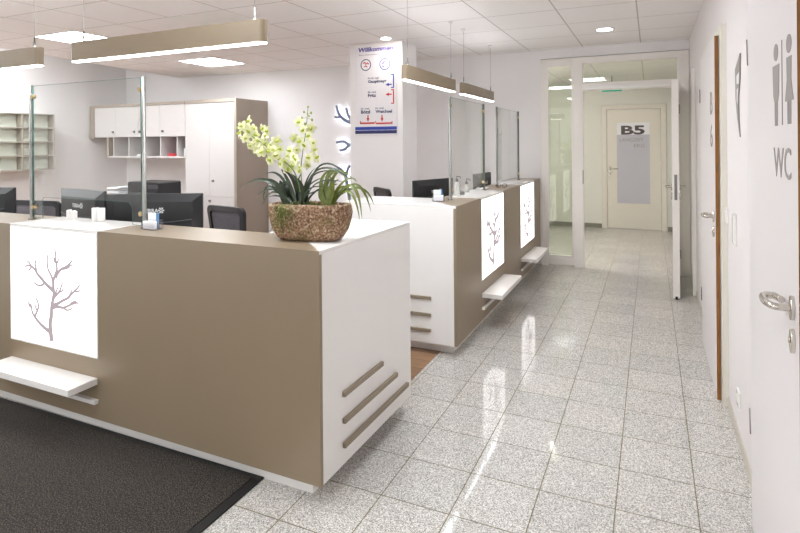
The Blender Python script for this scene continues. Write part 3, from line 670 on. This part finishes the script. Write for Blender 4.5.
def monitor(label, p0, p1, ztop, hgt, dz=0.74, mirror=False):
    p0, p1 = Vector((*p0, 0)), Vector((*p1, 0)); L = (p1-p0).length; c = (p0+p1)/2; d = (p1-p0).normalized()
    t = thing('monitor', label, 'computer monitor', (c.x, c.y, dz), math.atan2(d.y, d.x), 'black monitors seen from behind')
    zt = ztop-dz; zb = zt-hgt
    bm = bmesh.new()   # tapered rear shell, rear faces local -y
    prism(bm, [(-L/2, zb), (L/2, zb), (L/2, zt), (-L/2, zt)], 0, .02, lambda a, b, c: Vector((a, c, b)))
    finish(bm, 'bezel', M['black'], t, bevel=.004)
    bm = bmesh.new()
    o_, i_ = [(-L/2+.004, zb+.004), (L/2-.004, zb+.004), (L/2-.004, zt-.004), (-L/2+.004, zt-.004)], [(-L/2+.06, zb+.05), (L/2-.06, zb+.05), (L/2-.06, zt-.05), (-L/2+.06, zt-.05)]
    A = [bm.verts.new((a, -.0002, b)) for a, b in o_]; B = [bm.verts.new((a, -.026, b)) for a, b in i_]
    bm.faces.new(B); bm.faces.new(A[::-1])
    for k in range(4): bm.faces.new((A[k], A[(k+1) % 4], B[(k+1) % 4], B[k]))
    sh = finish(bm, 'rear_shell', M['black'], t)
    bm = bmesh.new(); n = 14
    tube(bm, [(-L/2+.06+(L-.12)*k/n, -.0265-.0, zb+hgt*.52-.02*math.sin(PI*k/n)) for k in range(n+1)], .004, 6); finish(bm, 'accent_line', M['dgrey'], sh)
    b = plane_basis((0, -.0262, 0), (1, 0, 0), (0, 0, 1))
    bm = bmesh.new(); text_into(bm, 'TERRA', b, -.068, zt-.118, width=.1, height=.025, bold=.015)
    for k in range(6):
        a = PI/3*k; prism(bm, [(.05+.006*math.cos(a-.5), zt-.104+.006*math.sin(a-.5)), (.05+.02*math.cos(a-.25), zt-.104+.02*math.sin(a-.25)), (.05+.02*math.cos(a+.25), zt-.104+.02*math.sin(a+.25)), (.05+.006*math.cos(a+.5), zt-.104+.006*math.sin(a+.5))], 0, .0012, b)
    finish(bm, 'logo', M['e_logo'], sh)
    bx('neck', M['black'], t, (-.035, .035, -.045, -.028, .012, zb+.14)); 
    bm = bmesh.new(); prism(bm, [(.12*math.cos(a), -.02+.09*math.sin(a)) for a in [2*PI*k/20 for k in range(20)]], .0005, .012); finish(bm, 'foot', M['black'], t)
    bx('screen', M['black2'], t, (-L/2+.012, L/2-.012, .0202, .0215, zb+.014, zt-.012))
monitor('black monitor angled away, left one of the pair behind the foreground counter', (-3.74, 2.51), (-3.185, 2.42), 1.207, .34)
monitor('black monitor right one of the pair, behind the card holder', (-3.165, 2.42), (-2.63, 2.70), 1.187, .34)
monitor('black monitor cut by the left edge of the photo', (-5.05, 2.62), (-4.62, 2.72), 1.17, .34)
monitor('black monitor behind the aisle counter beside its near glass post', (-1.80, 4.22), (-1.62, 4.70), 1.185, .36, .74)
monitor('small black monitor seen through the farther glass screen', (-1.70, 5.62), (-1.64, 6.06), 1.165, .3, .74)
for ob in [o for o in COL.objects if o.name.startswith('monitor') and o.get('label', '').startswith('black monitor behind the aisle')]:
    pass

# printer with paper trays on the sideboard
pr = thing('printer', 'flat black printer standing below the pigeonholes', 'printer', (-5.94, 5.25, .8205))
bm = bmesh.new(); prism(bm, [(-.27, 0), (.27, 0), (.27, .19), (.25, .205), (-.25, .205), (-.27, .19)], -.19, .19, lambda a, b, c: Vector((a, c, b))); finish(bm, 'printer_body', M['black'], pr, bevel=.006)
bx('paper_tray', M['dgrey'], pr, (-.22, .22, -.22, -.1905, .03, .07)); bx('control_panel', M['dgrey'], pr, (.1, .28, -.196, -.1905, .12, .17))
pt = thing('paper_tray_stack', 'pale letter trays with loose sheets left of the printer', 'letter tray', (-6.5, 5.2, .8205), .1)
for k in range(3):
    tr = bx('tray', M['acryl'], pt, (-.12, .12, -.15, .15, .05*k, .05*k+.004), (-.12, -.116, -.15, .15, .05*k+.004, .05*k+.03), (.116, .12, -.15, .15, .05*k+.004, .05*k+.03))
    o = bx('sheet', M['paper'], tr, (-.10+.01*k, .10+.01*k, -.16, .13, .05*k+.0045, .05*k+.02))

# office chairs
def chair(label, x, y, rz, ztop=1.0, wd=.46):
    t = thing('office_chair', label, 'office chair', (x, y, .0025), rz, 'black mesh-back office chairs')
    bm = bmesh.new(); n = 5; zb = ztop-.46
    def rr(w0, w1, z0, z1, r=.05, k=5):
        out = []
        for (cx, cz, a0) in ((w1-r, z1-r, 0), (-w1+r, z1-r, PI/2), (-w0+r, z0+r, PI), (w0-r, z0+r, 1.5*PI)):
            out += [(cx+r*math.cos(a0+PI/2*j/k), cz+r*math.sin(a0+PI/2*j/k)) for j in range(k+1)]
        return out
    O, I = rr(wd/2-.04, wd/2, zb, ztop), rr(wd/2-.075, wd/2-.04, zb+.05, ztop-.045, .03)
    f = lambda a, b: Vector((a, .20+.10*(b-zb)+.25*a*a*-1, b))
    vo = [[bm.verts.new(f(a, b)+Vector((0, dy, 0))) for a, b in O] for dy in (-.015, .015)]; vi = [[bm.verts.new(f(a, b)+Vector((0, dy, 0))) for a, b in I] for dy in (-.015, .015)]
    m = len(O)
    for k in range(m):
        k2 = (k+1) % m
        bm.faces.new((vo[0][k], vo[0][k2], vi[0][k2], vi[0][k])); bm.faces.new((vo[1][k], vi[1][k], vi[1][k2], vo[1][k2]))
        bm.faces.new((vo[0][k], vo[1][k], vo[1][k2], vo[0][k2])); bm.faces.new((vi[0][k], vi[0][k2], vi[1][k2], vi[1][k]))
    br = finish(bm, 'backrest_frame', M['black'], t)
    bm = bmesh.new(); R_ = [[bm.verts.new(f(a*s, (b-(zb+ztop)/2)*s+(zb+ztop)/2)+Vector((0, dy, 0))) for a, b in I] for s in (1.0,) for dy in (-.003, .003)]
    for r_ in R_: bm.faces.new(r_)
    for k in range(m): bm.faces.new((R_[0][k], R_[0][(k+1) % m], R_[1][(k+1) % m], R_[1][k]))
    bmesh.ops.triangulate(bm, faces=bm.faces[:2]); finish(bm, 'mesh_panel', M['mesh'], br)
    bm = bmesh.new(); prism(bm, rr(.23, .24, -.25, .22, .08), .44, .51); finish(bm, 'seat', M['black'], t, bevel=.02)
    tb('back_support', M['black'], t, [(0, .1, .43), (0, .22, .42), (0, .245, .5), (0, .235, zb+.12)], .02)
    for s in (-1, 1):
        tb('armrest', M['black'], t, smooth_path([(s*.22, .05, .45), (s*.28, .05, .47), (s*.285, .05, .62), (s*.285, -.08, .66), (s*.285, -.12, .66)], 3), .014)
    tb('gas_column', M['steel'], t, [(0, 0, .1), (0, 0, .435)], .025, 12)
    bm = bmesh.new()
    for k in range(5):
        a = 2*PI*k/5+.3; tube(bm, [(0, 0, .11), (.3*math.cos(a), .3*math.sin(a), .075)], [.03, .018], 8)
    sbs = finish(bm, 'star_base', M['black'], t)
    for k in range(5):
        a = 2*PI*k/5+.3; tb('caster', M['dgrey'], sbs, [(.3*math.cos(a)-.012*math.sin(a), .3*math.sin(a)+.012*math.cos(a), .029), (.3*math.cos(a)+.012*math.sin(a), .3*math.sin(a)-.012*math.cos(a), .029)], .028, 14)
    return t
chair('black mesh office chair right of the angled monitors, before the tall cabinet', -3.02, 3.62, 2.95, 1.01, .45)
chair('black mesh office chair behind the left glass post', -5.15, 3.42, 3.3, 1.0, .56)
chair('black mesh office chair left of the monitor by the aisle counter', -2.24, 5.0, 2.4, 1.06, .42)

# lit tree decoration on the back wall, partly behind the pillar
bt = thing('lit_tree_decoration', 'blue-grey backlit tree branches mounted on the back wall beside the pillar', 'wall light', (0, 0, 0))
def wt(u, v): p = at(u, v, YB-.04); return (p.x, p.z)
BR = [([(351, 122.5), (346, 120.5), (341, 116.5), (338.5, 112), (336.8, 105.5)], 3, 1.8), ([(341, 116.5), (338, 117.5), (335, 117)], 2, 1.8), ([(352, 120), (349, 116), (346.5, 108)], 2.6, 1.8),
      ([(362, 152), (356, 147.5), (349, 144.5), (344, 141.5), (336.6, 142.5)], 3.4, 1.8), ([(349.5, 145), (345.5, 149), (340, 150.5)], 2.6, 1.8), ([(353, 213), (350, 198), (347.5, 184), (345, 174), (341, 169), (337, 167)], 3.4, 1.8), ([(346, 177), (348, 170), (350.5, 165)], 2.6, 1.8),
      ([(362, 240), (362, 150), (361, 120), (358, 95)], 8, 4), ([(362, 135), (357, 126), (350, 122)], 4, 3), ([(362, 225), (356, 219), (351, 211)], 5, 4)]
def ribbon(name, m, off, depth, ws):
    bm = bmesh.new()
    for li, (pts, w0, w1) in enumerate(BR):
        q = smooth_path([Vector((*wt(*p), 0)) for p in pts], 5); n = len(q); sc = 1/65*ws
        L, R = [], []
        for i, p in enumerate(q):
            d = (q[min(i+1, n-1)]-q[max(i-1, 0)]).normalized(); s = Vector((-d.y, d.x, 0)); ww = (w0+(w1-w0)*i/(n-1))*.5*sc
            L.append(p+s*ww); R.append(p-s*ww)
        y0 = YB-off-li*.0003; y1 = y0-depth
        V = [[bm.verts.new((p.x, y, p.y)) for p in S] for y in (y0, y1) for S in (L, R)]
        for i in range(n-1):
            bm.faces.new((V[0][i], V[0][i+1], V[1][i+1], V[1][i])); bm.faces.new((V[2][i], V[3][i], V[3][i+1], V[2][i+1]))
            bm.faces.new((V[0][i], V[2][i], V[2][i+1], V[0][i+1])); bm.faces.new((V[1][i+1], V[3][i+1], V[3][i], V[1][i]))
    return finish(bm, name, m, bt)
ribbon('branches', M['treeblue'], .045, .008, 1.15)
ribbon('led_backlight', M['e_led'], .03, .006, .5)

# welcome sign on the pillar
sg = thing('welcome_sign', 'tall printed welcome sign with room directions on the pillar', 'sign', (0, 0, 0))
ys = 5.5
bx('board', M['board'], sg, (-3.055, -2.535, ys-.008, ys-.0005, 1.585, 2.575), bevel=.001)
bsg = plane_basis((0, ys-.0082, 0), (1, 0, 0), (0, 0, 1))
def sp(u, v): p = at(u, v, ys-.009); return p.x, p.z
def stext(nm, s, m, u0, u1, v0, v1, **k):
    xa, za = sp(u0, v1); xb, zb2 = sp(u1, v0); _, z1 = sp(u0, v0)
    return text(nm, s, m, sg, bsg, xa, za, width=xb-xa, height=z1-za, **k)
stext('heading', 'Willkommen', M['purple'], 358.5, 393, 48.2, 52.6, bold=.03, shear=.15)
stext('subheading', 'Ihre Gemeinschaftspraxis', M['greytext'], 359, 392, 54.8, 56.6)
stext('small_print', 'Dr. Dr. med.', M['navy'], 368, 379, 77.6, 79.2, bold=.01)
stext('name_line', 'Gauplmayr', M['navy'], 368, 386.5, 80.2, 84.0, bold=.03)
stext('small_print', 'Dr. med.', M['navy'], 368, 376, 91.4, 93.0, bold=.01)
stext('name_line', 'Fritz', M['navy'], 368, 376, 94.0, 97.2, bold=.03)
stext('small_print', 'Dr. med.', M['navy'], 361, 369.5, 108.0, 109.6, bold=.01)
stext('name_line', 'Bötzl', M['navy'], 361, 370, 110.4, 113.8, bold=.03)
stext('small_print', 'Dr. med.', M['navy'], 375.5, 384, 107.4, 109.0, bold=.01)
stext('name_line', 'Weichsel', M['navy'], 375.5, 392, 110.0, 113.2, bold=.03)
def sbars(nm, m, *rs, d=.0015):
    bm = bmesh.new()
    for (u0, v0, u1, v1) in rs:
        (xa, za), (xb, zb2) = sp(u0, v1), sp(u1, v0); prism(bm, [(xa, za), (xb, za), (xb, zb2), (xa, zb2)], 0, d, bsg)
    return finish(bm, nm, m, sg)
sbars('bracket', M['indigo'], (391, 73.8, 394, 75), (393, 75, 394, 86.8), (391, 86.8, 394, 88)); sbars('bracket', M['red'], (391, 89, 394, 90.2), (393, 90.2, 394, 102.6), (391, 102.6, 394, 103.8))
sbars('bracket', M['red'], (360, 122.2, 374.6, 124.2), (360, 121.2, 361, 122.6), (374.9, 121.2, 375.9, 122.6), (375.9, 122.2, 392.5, 124.2), (391.5, 121.2, 392.5, 122.6))
bl = sbars('web_banner', M['indigo'], (355.3, 126.2, 396.8, 130.2)); sbars('web_banner', M['navy'], (355.3, 129.8, 396.8, 134.0), d=.00155)
bsg2 = plane_basis((0, ys-.0098, 0), (1, 0, 0), (0, 0, 1)); _b = bsg; bsg = bsg2
stext('web_address', 'www.aesthetikundpartner.de', M['ltext'], 358, 394.5, 129.8, 131.6, bold=0); bsg = _b
def arrow(m, u, v, dx, dz):
    x, z = sp(u, v); bm = bmesh.new(); k = .038
    A = lambda a, b: (x+(a*dx-b*dz)*k, z+(a*dz+b*dx)*k)
    prism(bm, [A(1, 0), A(-.1, .5), A(-.1, .18), A(-1, .18), A(-1, -.18), A(-.1, -.18), A(-.1, -.5)], 0, .0015, bsg); finish(bm, 'arrow', m, sg)
arrow(M['indigo'], 388.5, 84.5, -1, 0); arrow(M['red'], 388.5, 94.3, -1, 0); arrow(M['red'], 368, 118.5, 0, -1); arrow(M['red'], 382, 118.3, 0, -1)
def roundel(m, u, v, inner):
    x, z = sp(u, v); bm = bmesh.new(); R, r = .066, .057; n = 28
    for k in range(n):
        a, b = 2*PI*k/n, 2*PI*(k+1)/n
        prism(bm, [(x+r*math.cos(a), z+r*math.sin(a)), (x+R*math.cos(a), z+R*math.sin(a)), (x+R*math.cos(b), z+R*math.sin(b)), (x+r*math.cos(b), z+r*math.sin(b))], 0, .0015, bsg)
    rd = finish(bm, 'roundel', m[0], sg); bm = bmesh.new()
    for (pts, wd) in inner:
        tube(bm, [bsg(x+p[0]*R, z+p[1]*R, .001) for p in pts], wd*R, 6)
    finish(bm, 'roundel_figure', m[1], rd)
roundel((M['navy'], M['red']), 365.8, 65, [([(-.5, .3), (-.2, .5), (0, .1), (.3, .35), (.55, .1)], .1), ([(-.3, -.3), (0, -.15), (.3, -.4)], .08)])
roundel((M['indigo'], M['purple']), 384.8, 64, [([(-.3, .1), (-.1, .5), (.05, .5)], .07), ([(-.45, -.45), (-.2, -.35)], .08), ([(-.5, .2), (-.35, -.1)], .05)])

# ================================================================= SMALL THINGS ON THE COUNTERS
def card_holder(label, x, y, rz=0, s=1.0):
    t = thing('card_holder', label, 'card holder', (x, y, ZT+.0005), rz)
    bx('holder', M['acryl'], t, (-.05*s, .05*s, -.03, .03, 0, .004), (-.05*s, .05*s, -.03, -.027, .004, .035), (-.05*s, .05*s, -.001, .002, .004, .055), (-.05*s, .05*s, .027, .03, .004, .05), (-.05*s, -.047*s, -.027, .027, .004, .04), (.047*s, .05*s, -.027, .027, .004, .04), bevel=.001)
    bx('cards', M['paper'], t, (-.036*s, .022*s, .004, .018, .005, .085)); bx('blue_card', M['bluepaper'], t, (.0225*s, .036*s, .004, .012, .005, .086)); bx('cards', M['paper'], t, (-.04*s, .04*s, -.025, -.006, .005, .045))
card_holder('clear acrylic card holder beside the right post of the foreground screen', -2.395, 2.10, 0)
card_holder('clear acrylic card holder at the near post of the aisle counter', -1.475, 3.93, .5, .9)
cp = thing('cup_stack', 'two white ribbed paper cup stacks behind the foreground lit top', 'cups', (-2.945, 2.20, ZT+.0025))
for dx in (-.022, .024):
    bm = bmesh.new(); lathe(bm, (dx, 0, 0), [(.019, 0), (.022, .004), (.022, .074), (.019, .078), (.016, .078)], 18); finish(bm, 'cup', M['gloss'], cp)
fg = thing('letter_clip', 'small white notched clip left of the cup stacks', 'clip', (-3.20, 2.215, ZT+.0025))
bm = bmesh.new(); prism(bm, [(-.035, 0), (.035, 0), (.035, .045), (.012, .05), (.004, .03), (-.01, .036), (-.018, .055), (-.035, .05)], -.012, .012, lambda a, b, c: Vector((a, c, b))); finish(bm, 'clip_body', M['gloss'], fg, bevel=.002)
def bottle(label, x, y, h=.12, cap='dgrey', r=.024):
    t = thing('pump_bottle', label, 'bottle', (x, y, ZT+.0025))
    bm = bmesh.new(); lathe(bm, (0, 0, 0), [(r*.9, 0), (r, .006), (r, h*.72), (r*.5, h*.86), (r*.42, h*.9)], 18); finish(bm, 'bottle_body', M['gloss'], t)
    bm = bmesh.new(); lathe(bm, (0, 0, h*.9), [(r*.45, .0005), (r*.45, .02), (r*.15, .024), (r*.15, .045)], 12); tube(bm, [(0, 0, h*.9+.045), (.03, 0, h*.9+.042), (.034, 0, h*.9+.03)], .004, 6); finish(bm, 'pump', M[cap], t)
bottle('white disinfectant pump bottle behind the near aisle screen', -1.47, 4.36, .13)
bottle('small white bottle further along behind the near aisle screen', -1.50, 4.72, .08)
o = thing('payment_terminal', 'small grey payment terminal behind the near aisle screen', 'card terminal', (-1.50, 4.50, ZT+.0025), .5)
bx('terminal_body', M['sgrey'], o, (-.04, .04, -.05, .05, 0, .03)); bx('terminal_display', M['dgrey'], o, (-.03, .03, .01, .045, .0305, .032))
st = thing('eyeglasses', 'dark-rimmed reading glasses folded on the aisle counter between the screens', 'glasses', (-1.33, 5.30, ZT+.0005), .2)
for dx in (-.03, .03):
    bm = bmesh.new(); tube(bm, [(dx+.024*math.cos(a), 0, .022+.018*math.sin(a)) for a in [2*PI*k/16 for k in range(17)]], .0025, 6); finish(bm, 'rim', M['black'], st)
for s in (-1, 1): tb('temple', M['black'], st, [(s*.055, 0, .026), (s*.05, .07, .02), (s*.03, .12, .006)], .002, 6)
pad = thing('writing_pad', 'white note pad with pen between the two aisle screens', 'note pad', (-1.44, 5.12, ZT+.0005), .1)
bx('sheets', M['paper'], pad, (-.075, .04-.02, -.1, .1, 0, .012)); tb('pen', M['black'], pad, [(-.05, -.05, .0165), (-.02, .07, .0165)], .004, 8)

# ================================================================= FLOWER TROUGH
PY = 2.16
fl = thing('flower_trough', 'rough brown stoneware trough with pale green orchids on the foreground counter', 'potted plant', (0, 0, 0))
pc0 = Vector((-1.446, PY, ZT+.0025)); prz = math.radians(9)
def ploc(a, b, z): return Vector((pc0.x+a*math.cos(prz)-b*math.sin(prz), pc0.y+a*math.sin(prz)+b*math.cos(prz), pc0.z+z))
bm = bmesh.new(); n = 56
prof = [(.70, .68, 0), (.79, .80, .012), (.90, .92, .045), (.97, .99, .085), (1.0, 1.0, .125), (.995, .99, .15), (.985, .97, .162), (.95, .90, .166), (.92, .86, .160), (.90, .84, .13), (.86, .8, .12)]
rings = []
for (sx, sy, z) in prof:
    ring = []
    for k in range(n):
        a = 2*PI*k/n; ca, sa = math.cos(a), math.sin(a); e = .62
        x = .198*sx*math.copysign(abs(ca)**e, ca); y = .088*sy*math.copysign(abs(sa)**e, sa)
        j = random.uniform(-.0022, .0022) if 0 < z < .16 else 0
        ring.append(bm.verts.new(ploc(x+j, y+j, z+(random.uniform(-.001, .001) if z > .15 else 0))))
    rings.append(ring)
for A, B in zip(rings, rings[1:]):
    for k in range(n): bm.faces.new((A[k], A[(k+1) % n], B[(k+1) % n], B[k]))
bm.faces.new(rings[0][::-1]); bm.faces.new(rings[-1])
finish(bm, 'pot', M['pot'], fl, smooth=True)
bm = bmesh.new(); prism(bm, [tuple(ploc(.172*math.copysign(abs(math.cos(a))**.62, math.cos(a)), .07*math.copysign(abs(math.sin(a))**.62, math.sin(a)), 0))[:2] for a in [2*PI*k/40 for k in range(40)]], pc0.z+.121, pc0.z+.150)
finish(bm, 'soil', M['soil'], fl)
def leaf(bm, pts, w0, mi=0, fold=.25, edge=None, prof=None):
    w0 = w0*1.4
    n = len(pts); rows = []
    for i, p in enumerate(pts):
        t = i/(n-1); d = (pts[min(i+1, n-1)]-pts[max(i-1, 0)]).normalized(); 
        s = d.cross(Vector((0, -.7, .6))); s = s.normalized() if s.length > .15 else Vector((1, 0, 0)); u = s.cross(d)
        ww = w0*(min(1, .45+2*t))*(1-t**3)**.9+.0004
        rows.append([bm.verts.new(p-s*ww+u*ww*fold), bm.verts.new(p-s*ww*.6+u*ww*fold*.5), bm.verts.new(p), bm.verts.new(p+s*ww*.6+u*ww*fold*.5), bm.verts.new(p+s*ww+u*ww*fold)])
    for a, b in zip(rows, rows[1:]):
        for k in range(4):
            f = bm.faces.new((a[k], a[k+1], b[k+1], b[k])); f.smooth = True; f.material_index = edge if (edge is not None and k in (0, 3)) else mi
def lf(bm, u0, v0, u1, v1, u2, v2, w0, dy=0.0, mi=0, edge=None, y0=0.0, jit=0):
    p0 = at(u0, v0, PY+y0); p2 = at(u2, v2, PY+dy); p1 = at(u1, v1, PY+(y0+dy)/2)
    c = p1*2-(p0+p2)/2
    leaf(bm, bez(p0, c, p2, 12), w0, mi, edge=edge)
bm = bmesh.new()
for q in [(292, 206, 268, 181, 241, 188, .008, -.05), (290, 207, 276, 183, 258, 181, .006, .05), (292, 206, 270, 187, 264, 203, .007, -.06), (294, 206, 277, 190, 257, 195, .005, .04),
          (297, 206, 289, 183, 281, 169, .007, .03), (299, 206, 294, 182, 284, 171, .007, -.02), (300, 207, 299, 185, 289, 173, .008, .04), (298, 207, 285, 190, 280, 180, .013, .02), (288, 207, 283, 192, 284, 181, .014, -.02),
          (292, 207, 286, 193, 290, 180, .012, .03), (296, 207, 282, 197, 268, 197, .005, -.04), (302, 207, 303, 190, 297, 178, .008, -.03),
          (303, 206, 308, 190, 325, 187, .004, -.05), (303, 206, 309, 186, 330, 176, .004, .02), (304, 206, 311, 178, 334, 171, .0045, .05), (305, 206, 314, 173, 343, 171, .0045, -.04),
          (305, 206, 318, 170, 352, 180, .005, -.02), (306, 206, 320, 166, 348, 176, .005, .05), (304, 206, 309, 181, 321, 169, .004, .08), (307, 206, 316, 184, 344, 182, .004, -.06),
          (302, 206, 306, 183, 315, 168, .0045, .04), (306, 206, 313, 194, 326, 186, .005, .03), (300, 206, 297, 188, 302, 172, .006, .06), (301, 206, 306, 196, 322, 190, .004, -.02),
          (295, 206, 280, 176, 263, 176, .005, .07), (296, 206, 275, 192, 262, 206, .005, -.03)]:
    lf(bm, q[0], q[1], q[2], q[3], q[4], q[5], q[6], dy=q[7], y0=random.uniform(-.02, .03))
finish(bm, 'orchid_leaves', M['leafd'], fl)
bm = bmesh.new()
for q in [(332, 204, 352, 186, 362, 219, .0065, -.05), (334, 204, 356, 185, 371, 212, .006, .0), (334, 203, 350, 192, 360, 222, .005, -.07), (330, 204, 345, 190, 350, 206, .004, -.03), (331, 203, 358, 188, 374, 205, .005, .06),
          (329, 204, 336, 174, 352, 178, .007, .04), (326, 204, 328, 178, 344, 172, .008, .06), (326, 204, 322, 180, 336, 168, .008, .03), (328, 203, 345, 181, 357, 182, .005, .02)]:
    lf(bm, *q[:7], dy=q[7], y0=.0)
for q in [(328, 205, 325, 190, 333, 177, .012, .02), (331, 205, 330, 190, 339, 179, .012, -.02), (326, 205, 321, 192, 327, 182, .01, .0), (334, 205, 337, 192, 345, 186, .011, .0), (329, 205, 333, 190, 330, 176, .01, -.04), (324, 205, 328, 190, 338, 184, .01, .04)]:
    lf(bm, *q[:7], dy=q[7], y0=-.01)
for q in [(318, 165, 336, 165, 352, 182, .006, -.02), (312, 168, 330, 162, 350, 176, .005, .03)]:
    lf(bm, 327, 200, 330, 172, q[4], q[5], q[6], dy=q[7])
finish(bm, 'grass_leaves', [M['leafl'], M['leafy']], fl)
for o in [fl.children[-1]]:
    pass
bm = bmesh.new()
for k in range(46):
    a = random.uniform(0, 2*PI); rr_ = random.uniform(.0, 1); p = ploc(.18*rr_*math.cos(a), .065*rr_*math.sin(a), .150)
    for j in range(2): tube(bm, [p, p+Vector((random.uniform(-.02, .02), random.uniform(-.02, .02), random.uniform(.005, .03)))], [.003, .0008], 4)
for k in range(26):      # strands of moss trailing over the front rim
    a0 = -.10+random.gauss(0, .022); p = ploc(a0, -.078, .166); q1 = ploc(a0+random.uniform(-.015, .015), -.094, .14); q2 = ploc(a0+random.uniform(-.05, .06), -.092+random.uniform(-.004, 0), random.uniform(.02, .11))
    tube(bm, bez(p, q1, q2, 5), [.002, .0018, .0018, .0015, .0012, .0006], 4)
finish(bm, 'moss', M['moss'], fl)['kind'] = 'stuff'
def flower_mesh(s=1.0):
    bm = bmesh.new()
    for k in range(5):
        a = PI/2+2*PI*k/5; d = Vector((math.cos(a), 0, math.sin(a))); q = Vector((-math.sin(a), 0, math.cos(a))); rows = []
        for t, ww, cc in ((.05, .004, 0), (.3, .009, -.003), (.65, .011, -.004), (.9, .007, -.001), (1, .001, .002)):
            c = d*(.030*t)+Vector((0, cc, 0)); rows.append([bm.verts.new((c-q*ww)*s), bm.verts.new((c+Vector((0, .002, 0)))*s), bm.verts.new((c+q*ww)*s)])
        for A, B in zip(rows, rows[1:]):
            for i in range(2): f = bm.faces.new((A[i], A[i+1], B[i+1], B[i])); f.smooth = True
    lathe(bm, (0, 0, 0), [(.001, -.006*s), (.007*s, -.004*s), (.008*s, .0), (.005*s, .006*s), (.001, .008*s)], 8, 1)
    tube(bm, [(0, 0, 0), (0, -.010*s, -.004*s), (0, -.014*s, -.012*s)], [.006*s, .007*s, .003*s], 6, 1)
    me = bpy.data.meshes.new('flower'); bmesh.ops.recalc_face_normals(bm, faces=bm.faces); bm.to_mesh(me); bm.free(); me.materials.append(M['petal']); me.materials.append(M['lip']); return me
FM = flower_mesh()
def spike(pts, flowers, buds):
    P = smooth_path([at(u, v, PY+dy) for (u, v, dy) in pts], 6)
    st = tb('flower_stem', M['stem'], fl, P, [.0032*(1-.6*i/(len(P)-1)) for i in range(len(P))], 6)
    for (u, v, dy, sc) in flowers:
        o = bpy.data.objects.new('flower', FM); COL.objects.link(o); o.parent = st; p = at(u, v, PY+dy); o.location = p
        o.scale = (sc,)*3; o.rotation_euler = (random.uniform(-.6, .6), random.uniform(-PI, PI), random.uniform(-.9, .9)+.3)
    bm = bmesh.new()
    for (u, v, r) in buds:
        c = at(u, v, PY); near = min(P, key=lambda q: (q-c).length)
        tube(bm, [near, c], .0012, 4); lathe(bm, c, [(.0005, -r*1.3), (r*.8, -r*.5), (r, .0), (r*.6, r*.9), (.0005, r*1.4)], 8)
    if buds: finish(bm, 'bud', M['bud'], st)
    else: bm.free()
fl1 = []
cl = [(240, 133), (246, 139), (252, 128), (259, 141), (265, 136), (268, 150), (275, 156), (281, 149), (285, 161), (293, 158), (291, 150), (256, 134), (250, 146), (262, 153), (272, 144), (244, 126), (257, 150), (280, 165), (299, 168), (248, 132), (270, 160), (288, 168), (263, 128), (277, 141), (250, 122), (242, 127), (255, 143), (268, 131), (274, 150), (287, 155), (295, 163), (265, 143), (281, 160)]
for i, (u, v) in enumerate(cl): fl1.append((u+random.uniform(-1, 1), v+random.uniform(-1, 1), random.uniform(-.04, .035), random.uniform(.75, 1.0)))
spike([(301, 207, .01), (300, 190, .01), (293, 170, .0), (276, 155, .0), (262, 143, 0), (248, 134, 0), (238, 129, 0)], fl1, [(237, 128, .006), (238, 134, .006), (240, 123, .005)])
fl2 = []
for (u, v) in [(300, 141), (309, 136), (297, 150), (313, 143), (303, 130), (296, 160), (309, 158), (305, 146), (314, 150), (300, 170), (311, 128), (294, 138), (307, 165), (299, 122), (316, 158), (293, 166)]:
    fl2.append((u, v, random.uniform(-.035, .035), random.uniform(.7, .95)))
spike([(303, 207, .02), (302, 190, .02), (301, 170, .02), (303, 150, .01), (306, 130, .01), (308, 108, 0)], fl2, [(308, 107, .005), (304, 112, .005), (311, 113, .0055), (302, 118, .006), (312, 120, .006), (309, 116, .005), (305, 124, .006)])
